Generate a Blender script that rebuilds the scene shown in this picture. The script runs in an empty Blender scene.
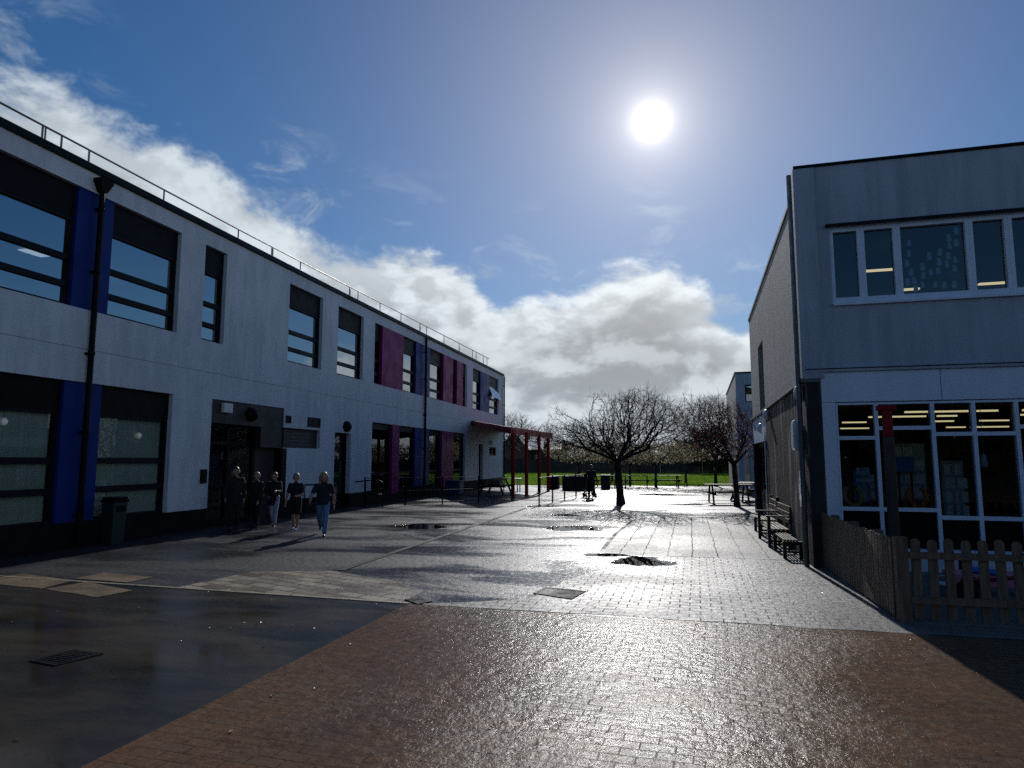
import bpy, bmesh, math, random
import numpy as np
from mathutils import Matrix, Vector, noise as mnoise

R = math.radians
scene = bpy.context.scene
COL = scene.collection

# ------------------------------------------------------------------ camera
cam_d = bpy.data.cameras.new('camera')
cam = bpy.data.objects.new('camera', cam_d); COL.objects.link(cam)
cam.location = (0, 0, 1.7)
cam.rotation_euler = (R(90 + 6.41), 0, R(13.23))
cam_d.sensor_width = 36.0
cam_d.lens = 672 / 1024 * 36
cam_d.clip_start = 0.05
cam_d.clip_end = 3000
scene.camera = cam

# ------------------------------------------------------------------ world, sun, exposure
SUN_EL, SUN_AZ = 27.2, -3.2          # degrees; azimuth measured from +Y towards +X
SKY_STRENGTH = 0.069
SUN_STRENGTH = 3.2
EXPOSURE = -0.17
sund = Vector((math.sin(R(SUN_AZ)) * math.cos(R(SUN_EL)), math.cos(R(SUN_AZ)) * math.cos(R(SUN_EL)), math.sin(R(SUN_EL))))


class NT:
    """small helper round a node tree"""
    def __init__(s, nt):
        s.t = nt; s.n = nt.nodes; s.l = nt.links
    def new(s, typ, **kw):
        nd = s.n.new(typ)
        for k, v in kw.items(): setattr(nd, k, v)
        return nd
    def put(s, sock, v):
        if isinstance(v, bpy.types.NodeSocket): s.l.new(v, sock)
        elif isinstance(v, (tuple, list)) and len(v) == 3 and sock.type == 'RGBA': sock.default_value = (*v, 1)
        else: sock.default_value = v
    def m(s, op, a, b=None, c=None, clamp=False):
        nd = s.new('ShaderNodeMath', operation=op); nd.use_clamp = clamp
        s.put(nd.inputs[0], a)
        if b is not None: s.put(nd.inputs[1], b)
        if c is not None: s.put(nd.inputs[2], c)
        return nd.outputs[0]
    def v(s, op, a, b=None):
        nd = s.new('ShaderNodeVectorMath', operation=op)
        s.put(nd.inputs[0], a)
        if b is not None: s.put(nd.inputs[1], b)
        return nd.outputs['Value'] if op in ('DOT_PRODUCT', 'LENGTH') else nd.outputs[0]
    def noise(s, vec, scale, detail=4, rough=0.5, dist=0.0):
        nd = s.new('ShaderNodeTexNoise'); s.put(nd.inputs['Vector'], vec)
        s.put(nd.inputs['Scale'], scale); s.put(nd.inputs['Detail'], detail); s.put(nd.inputs['Roughness'], rough); s.put(nd.inputs['Distortion'], dist)
        return nd.outputs[0]
    def ss(s, x, a, b, lo=0.0, hi=1.0, smooth=True):
        nd = s.new('ShaderNodeMapRange', interpolation_type='SMOOTHSTEP' if smooth else 'LINEAR')
        s.put(nd.inputs[0], x)
        for i, q in zip((1, 2, 3, 4), (a, b, lo, hi)): s.put(nd.inputs[i], q)
        return nd.outputs[0]
    def mix(s, f, a, b):
        nd = s.new('ShaderNodeMix', data_type='RGBA')
        s.put(nd.inputs[0], f); s.put(nd.inputs[6], a); s.put(nd.inputs[7], b)
        return nd.outputs[2]


world = bpy.data.worlds.new('World'); scene.world = world; world.use_nodes = True
W = NT(world.node_tree); W.n.clear()
sky = W.new('ShaderNodeTexSky', sky_type='NISHITA')
sky.sun_disc = False; sky.sun_elevation = R(SUN_EL); sky.sun_rotation = R(SUN_AZ)
sky.altitude = 50; sky.air_density = 1.1; sky.dust_density = 0.05; sky.ozone_density = 5.0
D = W.v('NORMALIZE', W.new('ShaderNodeTexCoord').outputs['Generated'])
sx = W.new('ShaderNodeSeparateXYZ'); W.put(sx.inputs[0], D)
az = W.m('MULTIPLY', W.m('ARCTAN2', sx.outputs[0], sx.outputs[1]), 180 / math.pi)
el = W.m('MULTIPLY', W.m('ARCSINE', sx.outputs[2]), 180 / math.pi)
# top of the cloud bank, in degrees above the horizon, as it changes round the sky
BANK = [(-180, 1), (-150, 2), (-125, 20), (-75, 24), (-52, 25), (-45, 23.8), (-40, 22.5), (-34, 21), (-29, 19), (-25, 17.3), (-21, 16.8), (-17, 16), (-14, 13.6), (-11, 14.8), (-6.4, 15.8), (-2, 16.1), (2, 14.6), (5.5, 12.3), (10, 11), (25, 9), (50, 7), (90, 12), (120, 24), (140, 20), (155, 2), (180, 1)]
fc = W.new('ShaderNodeFloatCurve')
cv = fc.mapping.curves[0]
while len(cv.points) > 2: cv.points.remove(cv.points[1])
cv.points[0].location = (0, BANK[0][1] / 50); cv.points[1].location = (1, BANK[-1][1] / 50)
for a_, e_ in BANK[1:-1]: cv.points.new((a_ + 180) / 360, e_ / 50)
fc.mapping.update()
W.put(fc.inputs[1], W.m('DIVIDE', W.m('ADD', az, 180), 360))
bank = W.m('MULTIPLY', fc.outputs[0], 50)
# the cloud texture lives on a flattened direction so that far clouds are wider than tall
dst = W.v('MULTIPLY', D, (1, 1, 1.7))
n1 = W.noise(dst, 7.0, 10, 0.58, 0.15)
n2 = W.noise(W.v('ADD', dst, (3.1, 1.7, 0.4)), 3.2, 6, 0.5, 0.3)
# the same clouds, sampled a little towards the sun: difference gives lit rims and shaded bodies
tosun = W.v('MULTIPLY', W.v('SUBTRACT', tuple(sund), D), (0.10, 0.10, 0.10))
n1s = W.noise(W.v('ADD', dst, tosun), 7.0, 6, 0.55, 0.15)
lift = W.m('ADD', W.m('MULTIPLY', W.m('SUBTRACT', n1, 0.5), 10.0), W.m('MULTIPLY', W.m('SUBTRACT', n2, 0.5), 4.0))
depth = W.m('ADD', W.m('SUBTRACT', bank, el), lift)
mask = W.ss(depth, -0.3, 1.7)
# thin veils and small scraps above the bank
n3 = W.noise(W.v('MULTIPLY', D, (3.0, 3.0, 6.5)), 3.0, 9, 0.62, 0.6)
veil = W.m('MULTIPLY', W.ss(n3, 0.52, 0.78), W.ss(W.m('SUBTRACT', el, bank), 9.0, 0.0))
veil = W.m('MULTIPLY', veil, 0.55)
mask = W.m('MAXIMUM', mask, veil)
mask = W.m('MULTIPLY', mask, W.ss(el, -1.0, 0.5))
# light on the clouds
glare = Vector((math.sin(R(-0.9)) * math.cos(R(SUN_EL)), math.cos(R(-0.9)) * math.cos(R(SUN_EL)), math.sin(R(SUN_EL))))
cosS = W.m('MAXIMUM', W.v('DOT_PRODUCT', D, tuple(glare)), 0.0)
rim = W.ss(depth, 5.5, 0.6)
relief = W.ss(W.m('SUBTRACT', n1, n1s), -0.10, 0.12)
body = W.ss(W.m('ADD', n2, W.m('MULTIPLY', relief, 0.25)), 0.42, 0.80)
lit = W.m('ADD', W.m('ADD', W.m('MULTIPLY', rim, 0.55), W.m('MULTIPLY', body, 0.55)), W.ss(W.m('ABSOLUTE', W.m('ADD', az, 2.0)), 6.0, 24.0, 0.10, 0.42), clamp=True)
lit = W.m('ADD', lit, W.ss(el, 9.0, 2.0, 0.0, 0.22), clamp=True)
lit = W.m('MULTIPLY', lit, W.m('ADD', 0.66, W.m('MULTIPLY', relief, 0.42)), clamp=True)
cloud = W.mix(lit, (0.25, 0.30, 0.36), (0.82, 0.92, 1.0))
cgain = W.m('ADD', W.m('ADD', 0.82, W.m('MULTIPLY', W.m('POWER', cosS, 6.0), 0.22)), W.ss(W.v('DOT_PRODUCT', D, tuple(sund)), 0.3, -0.4, 0.0, 0.1))
cloud = W.v('SCALE', cloud); W.put(cloud.node.inputs['Scale'], cgain)
# glare of the sun in thin haze: part of the sky, centred on the sun's direction
def lobe(n, k): return W.m('MULTIPLY', W.m('POWER', cosS, n), k)
glow = W.m('ADD', W.m('ADD', lobe(4200, 1.1), lobe(900, 0.34)), W.m('ADD', lobe(200, 0.26), W.m('ADD', lobe(30, 0.17), lobe(9, 0.06))))
bg1 = W.new('ShaderNodeBackground'); hs = W.new('ShaderNodeHueSaturation'); hs.inputs['Saturation'].default_value = 1.22; W.put(hs.inputs['Color'], W.v('MULTIPLY', sky.outputs[0], (1.03, 1.0, 1.02))); W.put(bg1.inputs[0], hs.outputs[0]); bg1.inputs[1].default_value = SKY_STRENGTH
bg2 = W.new('ShaderNodeBackground'); W.put(bg2.inputs[0], cloud); bg2.inputs[1].default_value = 1.0
bg3 = W.new('ShaderNodeBackground'); W.put(bg3.inputs[0], (1.0, 0.92, 0.78)); W.put(bg3.inputs[1], glow)
mx = W.new('ShaderNodeMixShader'); W.put(mx.inputs[0], mask); W.put(mx.inputs[1], bg1.outputs[0]); W.put(mx.inputs[2], bg2.outputs[0])
bg4 = W.new('ShaderNodeBackground'); W.put(bg4.inputs[0], (1.0, 0.60, 0.20)); W.put(bg4.inputs[1], lobe(9, 0.075))
a0 = W.new('ShaderNodeAddShader'); W.put(a0.inputs[0], bg3.outputs[0]); W.put(a0.inputs[1], bg4.outputs[0])
ad = W.new('ShaderNodeAddShader'); W.put(ad.inputs[0], mx.outputs[0]); W.put(ad.inputs[1], a0.outputs[0])
wo = W.new('ShaderNodeOutputWorld'); W.put(wo.inputs[0], ad.outputs[0])

sun_d = bpy.data.lights.new('sun', 'SUN'); sun_d.energy = SUN_STRENGTH; sun_d.angle = R(0.5); sun_d.color = (1.0, 0.975, 0.945)
sun = bpy.data.objects.new('sun', sun_d); COL.objects.link(sun)
sun.location = (0, 30, 40)
sun.rotation_euler = sund.to_track_quat('Z', 'Y').to_euler()

vs = scene.view_settings
vs.view_transform = 'Standard'; vs.look = 'None'; vs.gamma = 1.0; vs.use_curve_mapping = False; vs.exposure = EXPOSURE
scene.cycles.max_bounces = 6; scene.cycles.transparent_max_bounces = 16
scene.cycles.caustics_reflective = False; scene.cycles.caustics_refractive = False
scene.cycles.sample_clamp_indirect = 4.0
scene.cycles.use_denoising = False
scene.cycles.use_adaptive_sampling = False


# ------------------------------------------------------------------ materials
def mat(name, color, rough=0.6, metal=0.0, var=0.0, vscale=3.0, bump=0.0, bscale=40.0, stretch=(1, 1, 1), color2=None, spec=0.5, emit=None):
    """plain surface with procedural colour variation and a fine bump"""
    m = bpy.data.materials.new(name); m.use_nodes = True
    N = NT(m.node_tree); p = N.n['Principled BSDF']
    co = N.v('MULTIPLY', N.new('ShaderNodeNewGeometry').outputs['Position'], stretch)
    c2 = color2 or tuple(c * (1 - var) for c in color)
    if var or color2:
        f = N.ss(N.noise(co, vscale, 6, 0.6), 0.3, 0.72)
        N.put(p.inputs['Base Color'], N.mix(f, color, c2))
        N.put(p.inputs['Roughness'], N.m('ADD', rough - 0.08, N.m('MULTIPLY', f, 0.16)))
    else:
        N.put(p.inputs['Base Color'], color); p.inputs['Roughness'].default_value = rough
    p.inputs['Metallic'].default_value = metal
    p.inputs['Specular IOR Level'].default_value = spec
    if bump:
        b = N.new('ShaderNodeBump'); b.inputs['Strength'].default_value = bump; b.inputs['Distance'].default_value = 0.01
        N.put(b.inputs['Height'], N.noise(co, bscale, 5, 0.6)); N.put(p.inputs['Normal'], b.outputs[0])
    if emit:
        N.put(p.inputs['Emission Color'], emit[0]); p.inputs['Emission Strength'].default_value = emit[1]
    return m


def wet_ground(name, cA, cB, r0=0.2, r1=0.55, rs=0.35, joints=None, grain=90.0, gb=0.35, cscale=0.7, spec=0.5, streak=(1, 1, 1), lumps=0.0, dist=0.009, hlow=0.7, speck=0.5, jk=0.45, puddles=()):
    """wet paving: colour patches, wet/dry roughness patches, fine grain bump and, if asked, a bond of blocks
    joints = (unit length, course height, joint width, rotation, depth, tint)"""
    m = bpy.data.materials.new(name); m.use_nodes = True
    N = NT(m.node_tree); p = N.n['Principled BSDF']
    P = N.new('ShaderNodeNewGeometry').outputs['Position']
    patch = N.noise(N.v('MULTIPLY', P, streak), cscale, 7, 0.62, 0.4)
    col = N.mix(N.ss(patch, 0.34, 0.68), cA, cB)
    fine = N.noise(P, grain * 0.5, 3, 0.7)
    col = N.mix(N.ss(fine, 0.35, 0.75, 0.0, 0.35), col, tuple(min(1, c * 1.9) for c in cA))
    wet = N.noise(N.v('MULTIPLY', N.v('ADD', P, (7.3, 2.1, 0)), streak), rs, 6, 0.6, 0.6)
    rough = N.ss(wet, 0.38, 0.62, r0, r1)
    h = N.m('ADD', N.m('MULTIPLY', N.noise(P, grain, 4, 0.75), 0.55), N.m('MULTIPLY', N.noise(P, grain * 0.33, 3, 0.6), 0.9))
    h = N.m('MULTIPLY', h, N.ss(wet, 0.38, 0.62, hlow, 1.0))
    rough = N.m('ADD', rough, N.m('MULTIPLY', N.m('SUBTRACT', fine, 0.5), speck), clamp=True)
    if lumps: h = N.m('ADD', h, N.m('MULTIPLY', N.noise(P, 9.0, 3, 0.5), lumps))
    if joints:
        ul, ch, jw, rot, dep, tint = joints
        mp = N.new('ShaderNodeMapping')
        mp.inputs['Rotation'].default_value = (0, 0, R(rot))
        # a few millimetres of wander in the laying
        wn = N.new('ShaderNodeTexNoise'); N.put(wn.inputs['Vector'], P); wn.inputs['Scale'].default_value = 2.0
        wv = N.v('SCALE', N.v('SUBTRACT', wn.outputs[1], (0.5, 0.5, 0.5))); wv.node.inputs['Scale'].default_value = ch * 0.18
        N.put(mp.inputs[0], N.v('ADD', P, wv))
        br = N.new('ShaderNodeTexBrick'); N.put(br.inputs['Vector'], mp.outputs[0])
        br.offset = 0.5; br.inputs['Scale'].default_value = 1.0
        br.inputs['Brick Width'].default_value = ul; br.inputs['Row Height'].default_value = ch
        br.inputs['Mortar Size'].default_value = jw; br.inputs['Mortar Smooth'].default_value = 0.35
        br.inputs['Color1'].default_value = (0, 0, 0, 1); br.inputs['Color2'].default_value = (1, 1, 1, 1); br.inputs['Bias'].default_value = 0.0
        tone = N.new('ShaderNodeSeparateColor'); N.put(tone.inputs[0], br.outputs[0])
        col = N.mix(N.m('MULTIPLY', tone.outputs[0], 0.6), col, tint)
        jn = N.m('MULTIPLY', br.outputs['Fac'], N.ss(N.noise(P, 1.1, 4, 0.6), 0.36, 0.62, 0.12, 1.0))
        col = N.mix(jn, col, tuple(c * jk for c in cA))
        h = N.m('SUBTRACT', N.m('ADD', h, N.m('MULTIPLY', tone.outputs[0], 0.25)), N.m('MULTIPLY', jn, dep))
        rough = N.m('ADD', rough, N.m('MULTIPLY', jn, 0.3), clamp=True)
    sp = spec
    if puddles:
        # standing water: low spots with a ragged edge and a damp margin
        fld = None
        for cx, cy, rx, ry in puddles:
            q = N.v('MULTIPLY', N.v('SUBTRACT', P, (cx, cy, 0)), (1 / rx, 1 / ry, 0))
            g = N.m('SUBTRACT', 1.0, N.v('LENGTH', q)); fld = g if fld is None else N.m('MAXIMUM', fld, g)
        fld = N.m('ADD', fld, N.m('MULTIPLY', N.m('SUBTRACT', N.noise(P, 1.5, 6, 0.6, 0.5), 0.5), 1.9))
        water = N.ss(fld, 0.10, 0.20); damp = N.ss(fld, -0.55, 0.10)
        col = N.mix(N.m('MULTIPLY', damp, 0.55), col, (0.020, 0.017, 0.015)); col = N.mix(water, col, (0.014, 0.010, 0.008))
        dry = N.m('SUBTRACT', 1.0, water); h = N.m('MULTIPLY', h, dry)
        rough = N.m('ADD', N.m('MULTIPLY', rough, N.m('MULTIPLY', dry, N.m('SUBTRACT', 1.0, N.m('MULTIPLY', damp, 0.18)))), 0.012)
        sp = N.m('ADD', spec, N.m('MULTIPLY', water, 0.3))
    N.put(p.inputs['Base Color'], col); N.put(p.inputs['Roughness'], rough)
    N.put(p.inputs['Specular IOR Level'], sp)
    b = N.new('ShaderNodeBump'); b.inputs['Strength'].default_value = gb; b.inputs['Distance'].default_value = dist
    N.put(b.inputs['Height'], h); N.put(p.inputs['Normal'], b.outputs[0])
    return m


def glass_mat(name, ior, tint, wob=0.0):
    m = bpy.data.materials.new(name); m.use_nodes = True
    N = NT(m.node_tree); N.n.clear()
    fr = N.new('ShaderNodeFresnel'); fr.inputs[0].default_value = ior
    tr = N.new('ShaderNodeBsdfTransparent'); N.put(tr.inputs[0], tint)
    gl = N.new('ShaderNodeBsdfGlossy'); gl.inputs['Roughness'].default_value = 0.01; N.put(gl.inputs[0], (0.92, 0.96, 1.0))
    if wob:
        b = N.new('ShaderNodeBump'); b.inputs['Strength'].default_value = wob; b.inputs['Distance'].default_value = 0.02
        N.put(b.inputs['Height'], N.noise(N.new('ShaderNodeNewGeometry').outputs['Position'], 1.3, 2, 0.4)); N.put(gl.inputs['Normal'], b.outputs[0])
    mx = N.new('ShaderNodeMixShader'); N.put(mx.inputs[0], fr.outputs[0]); N.put(mx.inputs[1], tr.outputs[0]); N.put(mx.inputs[2], gl.outputs[0])
    o = N.new('ShaderNodeOutputMaterial'); N.put(o.inputs[0], mx.outputs[0])
    return m


def leaf_mat(name, c, c2, trans=0.4):
    m = bpy.data.materials.new(name); m.use_nodes = True
    N = NT(m.node_tree); N.n.clear()
    rnd = N.noise(N.new('ShaderNodeNewGeometry').outputs['Position'], 2.2, 4, 0.7)
    col = N.mix(N.ss(rnd, 0.35, 0.65), c, c2)
    d = N.new('ShaderNodeBsdfDiffuse'); N.put(d.inputs[0], col)
    t = N.new('ShaderNodeBsdfTranslucent'); N.put(t.inputs[0], col)
    mx = N.new('ShaderNodeMixShader'); mx.inputs[0].default_value = trans; N.put(mx.inputs[1], d.outputs[0]); N.put(mx.inputs[2], t.outputs[0])
    o = N.new('ShaderNodeOutputMaterial'); N.put(o.inputs[0], mx.outputs[0])
    return m


def streak_wall(name, c, c2, vs_=0.35, ribs=0.0, rough=0.85):
    """render or concrete with rain streaks running down it"""
    m = bpy.data.materials.new(name); m.use_nodes = True
    N = NT(m.node_tree); p = N.n['Principled BSDF']
    P = N.new('ShaderNodeNewGeometry').outputs['Position']
    a = N.noise(N.v('MULTIPLY', P, (2.6, 2.6, vs_)), 1.6, 7, 0.65)
    b_ = N.noise(P, 0.6, 5, 0.6)
    f = N.ss(N.m('ADD', N.m('MULTIPLY', a, 0.6), N.m('MULTIPLY', b_, 0.4)), 0.38, 0.66)
    col = N.mix(f, c, c2)
    col = N.mix(N.ss(N.noise(P, 55, 3, 0.7), 0.4, 0.8, 0, 0.25), col, tuple(x * 0.7 for x in c2))
    N.put(p.inputs['Base Color'], col); p.inputs['Roughness'].default_value = rough
    p.inputs['Specular IOR Level'].default_value = 0.25
    bm_ = N.new('ShaderNodeBump'); bm_.inputs['Strength'].default_value = 0.25; bm_.inputs['Distance'].default_value = 0.008
    N.put(bm_.inputs['Height'], N.noise(P, 70, 4, 0.7)); N.put(p.inputs['Normal'], bm_.outputs[0])
    return m


def sunlit_grain_timber(name, c, c2):
    m = bpy.data.materials.new(name); m.use_nodes = True
    N = NT(m.node_tree); p = N.n['Principled BSDF']
    P = N.new('ShaderNodeNewGeometry').outputs['Position']
    q = N.v('MULTIPLY', P, (2.4, 2.4, 0.26))
    a = N.noise(q, 2.0, 5, 0.6, 0.8); b_ = N.noise(N.v('MULTIPLY', P, (1.2, 1.2, 0.5)), 1.0, 4, 0.6)
    f = N.m('MULTIPLY', N.ss(a, 0.52, 0.66), N.ss(b_, 0.36, 0.60, 0.25, 1.0))  # pale streaks paint grazing sunlight into the board colour
    N.put(p.inputs['Base Color'], N.mix(f, c, c2)); p.inputs['Roughness'].default_value = 0.75; p.inputs['Specular IOR Level'].default_value = 0.2
    b = N.new('ShaderNodeBump'); b.inputs['Strength'].default_value = 0.8; b.inputs['Distance'].default_value = 0.01
    N.put(b.inputs['Height'], N.noise(N.v('MULTIPLY', P, (6, 6, 0.4)), 9, 4, 0.6)); N.put(p.inputs['Normal'], b.outputs[0])
    return m


M = {}
M['render'] = streak_wall('white_render', (0.70, 0.745, 0.81), (0.54, 0.58, 0.645), 0.5)
M['plinth'] = mat('dark_brick_plinth', (0.012, 0.0115, 0.013), 0.75, var=0.4, vscale=6, bump=0.4, bscale=18, spec=0.12)
M['grey_metal'] = mat('dark_grey_metal', (0.010, 0.012, 0.017), 0.5, 0.0, var=0.2, vscale=2, spec=0.12)
M['black_metal'] = mat('black_metal', (0.006, 0.006, 0.007), 0.5, 0.0, var=0.2, vscale=4, spec=0.1)
M['galv'] = mat('weathered_steel', (0.16, 0.17, 0.18), 0.45, 0.7, var=0.3, vscale=5)
M['blue'] = mat('blue_panel', (0.008, 0.030, 0.20), 0.5, var=0.15, vscale=1.5, spec=0.15)
M['magenta'] = mat('magenta_panel', (0.24, 0.018, 0.13), 0.5, var=0.15, vscale=1.5, spec=0.1)
M['brown'] = mat('brown_cladding', (0.036, 0.024, 0.024), 0.6, var=0.3, vscale=3)
M['red'] = mat('red_paint', (0.40, 0.014, 0.018), 0.5, var=0.25, vscale=2, spec=0.15)
M['dark_red'] = mat('faded_dark_red', (0.26, 0.014, 0.020), 0.6, var=0.4, vscale=6, spec=0.15)
M['roof_felt'] = mat('roof_felt', (0.06, 0.06, 0.065), 0.8, var=0.3, vscale=1)
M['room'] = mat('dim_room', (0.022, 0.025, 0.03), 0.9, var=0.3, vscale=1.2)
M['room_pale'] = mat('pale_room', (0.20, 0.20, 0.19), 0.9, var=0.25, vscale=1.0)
M['blind'] = mat('pale_green_blind', (0.55, 0.68, 0.64), 0.9, var=0.2, vscale=1.3, stretch=(1, 8, 0.4))
M['glass_up'] = glass_mat('coated_glass', 4.6, (0.30, 0.34, 0.36), 0.05)
M['glass_low'] = glass_mat('clear_glass', 1.5, (0.74, 0.82, 0.82), 0.04)
M['glass_mid'] = glass_mat('reflective_glass', 1.75, (0.80, 0.88, 0.92), 0.03)
M['white_plastic'] = mat('white_plastic', (0.72, 0.73, 0.74), 0.4, var=0.08)
M['white_frame'] = mat('white_window_frame', (0.70, 0.80, 0.92), 0.4, var=0.12, vscale=5)
M['white_board'] = streak_wall('white_fascia_board', (0.70, 0.80, 0.92), (0.62, 0.71, 0.82), 0.5, rough=0.55)
M['concrete'] = streak_wall('grey_concrete', (0.45, 0.52, 0.60), (0.32, 0.37, 0.43), 0.22)
M['ribbed'] = streak_wall('ribbed_concrete', (0.46, 0.45, 0.43), (0.33, 0.325, 0.31), 0.2)
M['dark_timber0'] = mat('dark_stained_timber', (0.40, 0.34, 0.32), 0.7, var=0.88, vscale=2.2, stretch=(6, 6, 0.4), bump=1.0, bscale=9)
M['dark_timber'] = sunlit_grain_timber('streaky_timber', (0.05, 0.04, 0.036), (0.55, 0.48, 0.45))
M['bench_wood'] = mat('weathered_bench_wood', (0.22, 0.16, 0.105), 0.65, var=0.45, vscale=3, stretch=(4, 1, 4), bump=0.3, bscale=30, spec=0.15)
M['bench_dark'] = mat('dark_bench_frame', (0.022, 0.020, 0.022), 0.45, var=0.3)
M['fence_wood'] = mat('weathered_fence_timber', (0.20, 0.135, 0.088), 0.7, var=0.6, vscale=4, stretch=(5, 5, 0.7), bump=0.35, bscale=22)
M['dark_post'] = mat('dark_wood_post', (0.035, 0.026, 0.024), 0.6, var=0.4, vscale=5)
M['bark'] = mat('wet_bark', (0.030, 0.024, 0.021), 0.65, var=0.5, vscale=8, stretch=(1, 1, 0.3), bump=0.6, bscale=16)
M['bark_red'] = mat('reddish_bark', (0.055, 0.028, 0.026), 0.65, var=0.5, vscale=8, stretch=(1, 1, 0.3), bump=0.6, bscale=16)
M['twig'] = mat('dark_twigs', (0.032, 0.025, 0.023), 0.7, var=0.4, vscale=3)
M['twig_pale'] = mat('pale_twigs', (0.10, 0.085, 0.065), 0.7, var=0.4, vscale=3)
M['bud'] = leaf_mat('red_buds', (0.24, 0.075, 0.062), (0.12, 0.045, 0.042), 0.5)
M['blossom'] = leaf_mat('tan_catkins', (0.50, 0.42, 0.27), (0.26, 0.20, 0.12), 0.55)
M['evergreen'] = leaf_mat('dark_evergreen', (0.016, 0.026, 0.014), (0.030, 0.040, 0.020), 0.3)
M['hedge'] = leaf_mat('winter_hedge', (0.045, 0.040, 0.030), (0.022, 0.024, 0.018), 0.3)
M['brick_far'] = mat('brown_brick', (0.13, 0.085, 0.065), 0.85, var=0.35, vscale=2)
M['tile_far'] = mat('wet_pale_roof_tiles', (0.46, 0.45, 0.44), 0.36, var=0.25, vscale=1.5)
M['dark_wood_far'] = mat('dark_boarding', (0.028, 0.026, 0.03), 0.8, var=0.4, vscale=1.2)
M['bin_green'] = mat('dark_green_plastic', (0.012, 0.030, 0.026), 0.45, var=0.25, vscale=4)
M['bin_blue'] = mat('navy_plastic', (0.02, 0.045, 0.13), 0.45, var=0.2, vscale=4)
M['paper'] = mat('white_paper', (0.80, 0.84, 0.90), 0.8, var=0.12, vscale=15)
M['paper_brown'] = mat('brown_paper', (0.20, 0.12, 0.08), 0.8, var=0.2, vscale=15)
M['tube'] = mat('lit_tube', (0.9, 0.85, 0.7), 0.5, emit=((1.0, 0.80, 0.45), 0.8))
M['led'] = mat('lit_ceiling_panel', (0.8, 0.8, 0.8), 0.5, emit=((0.85, 0.93, 1.0), 1.6))
M['bulb'] = mat('white_globe', (0.75, 0.76, 0.74), 0.35, emit=((0.9, 0.95, 0.9), 0.06))
M['skin'] = mat('skin', (0.42, 0.24, 0.17), 0.5, var=0.1, vscale=20)
M['hair_fair'] = mat('fair_hair', (0.34, 0.24, 0.13), 0.5, var=0.4, vscale=40, stretch=(1, 1, 0.2))
M['hair_brown'] = mat('brown_hair', (0.10, 0.06, 0.04), 0.5, var=0.4, vscale=40, stretch=(1, 1, 0.2))
M['hair_dark'] = mat('dark_hair', (0.02, 0.015, 0.013), 0.5, var=0.4, vscale=40, stretch=(1, 1, 0.2))
M['navy'] = mat('navy_cloth', (0.012, 0.014, 0.026), 0.85, var=0.3, vscale=12, bump=0.2, bscale=60)
M['black_cloth'] = mat('black_cloth', (0.010, 0.010, 0.012), 0.85, var=0.3, vscale=12, bump=0.2, bscale=60)
M['denim'] = mat('blue_denim', (0.12, 0.22, 0.38), 0.8, var=0.3, vscale=14, bump=0.2, bscale=80)
M['pale_cloth'] = mat('pale_grey_cloth', (0.38, 0.42, 0.50), 0.85, var=0.2, vscale=14)
M['shoe_black'] = mat('black_shoe', (0.012, 0.012, 0.013), 0.4)
M['shoe_white'] = mat('white_shoe', (0.65, 0.65, 0.65), 0.5)
M['yellow_plastic'] = mat('pale_yellow_plastic', (0.62, 0.52, 0.16), 0.4)
M['orange_plastic'] = mat('orange_plastic', (0.80, 0.16, 0.03), 0.4, var=0.1)
M['toy_red'] = mat('red_toy_plastic', (0.55, 0.02, 0.03), 0.35)
M['toy_pink'] = mat('pink_toy_plastic', (0.55, 0.22, 0.32), 0.4)
M['toy_blue'] = mat('blue_toy_plastic', (0.05, 0.16, 0.55), 0.35)
M['rubber'] = mat('black_rubber', (0.012, 0.012, 0.012), 0.7)
M['teal_board'] = mat('teal_display_board', (0.34, 0.50, 0.56), 0.8, var=0.35, vscale=2.5)
M['blue_board'] = mat('blue_display_board', (0.16, 0.32, 0.75), 0.8, var=0.1)
M['kerb'] = mat('pale_kerb_edging', (0.34, 0.28, 0.19), 0.55, var=0.4, vscale=3, bump=0.3, bscale=50)
M['slab_tan'] = wet_ground('tan_slabs', (0.185, 0.135, 0.085), (0.075, 0.058, 0.042), 0.4, 0.62, 1.2, gb=0.8, cscale=2.6, spec=0.2)
M['iron'] = mat('cast_iron', (0.012, 0.012, 0.013), 0.4, 0.3, var=0.3, vscale=10, bump=0.4, bscale=60)
M['cover'] = wet_ground('recessed_cover', (0.05, 0.048, 0.044), (0.03, 0.029, 0.028), 0.55, 0.75, 1.5, gb=1.0, grain=50, spec=0.1)
# the paving
PUDDLES = [(-0.50, 11.70, 0.55, 0.62), (-1.25, 12.35, 0.45, 0.22), (-2.45, 16.9, 0.85, 0.72), (-6.3, 16.4, 0.75, 0.8), (-3.3, 20.8, 0.6, 0.5), (0.6, 26.8, 0.8, 0.5), (-0.6, 34.0, 1.1, 1.0), (-4.6, 24.5, 0.7, 0.5)]
M['tarmac'] = wet_ground('wet_pale_tarmac', (0.050, 0.050, 0.052), (0.020, 0.021, 0.024), 0.20, 0.54, 0.55, grain=26, gb=1.0, cscale=0.42, lumps=0.4, spec=0.20, dist=0.010, hlow=0.45, streak=(0.45, 1.15, 1), puddles=PUDDLES)
M['asphalt'] = wet_ground('wet_dark_asphalt', (0.020, 0.020, 0.019), (0.075, 0.058, 0.038), 0.06, 0.32, 0.55, grain=40, gb=0.45, cscale=0.9, streak=(0.5, 1.3, 1), spec=0.34, dist=0.004, hlow=0.10, speck=0.2)
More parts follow.
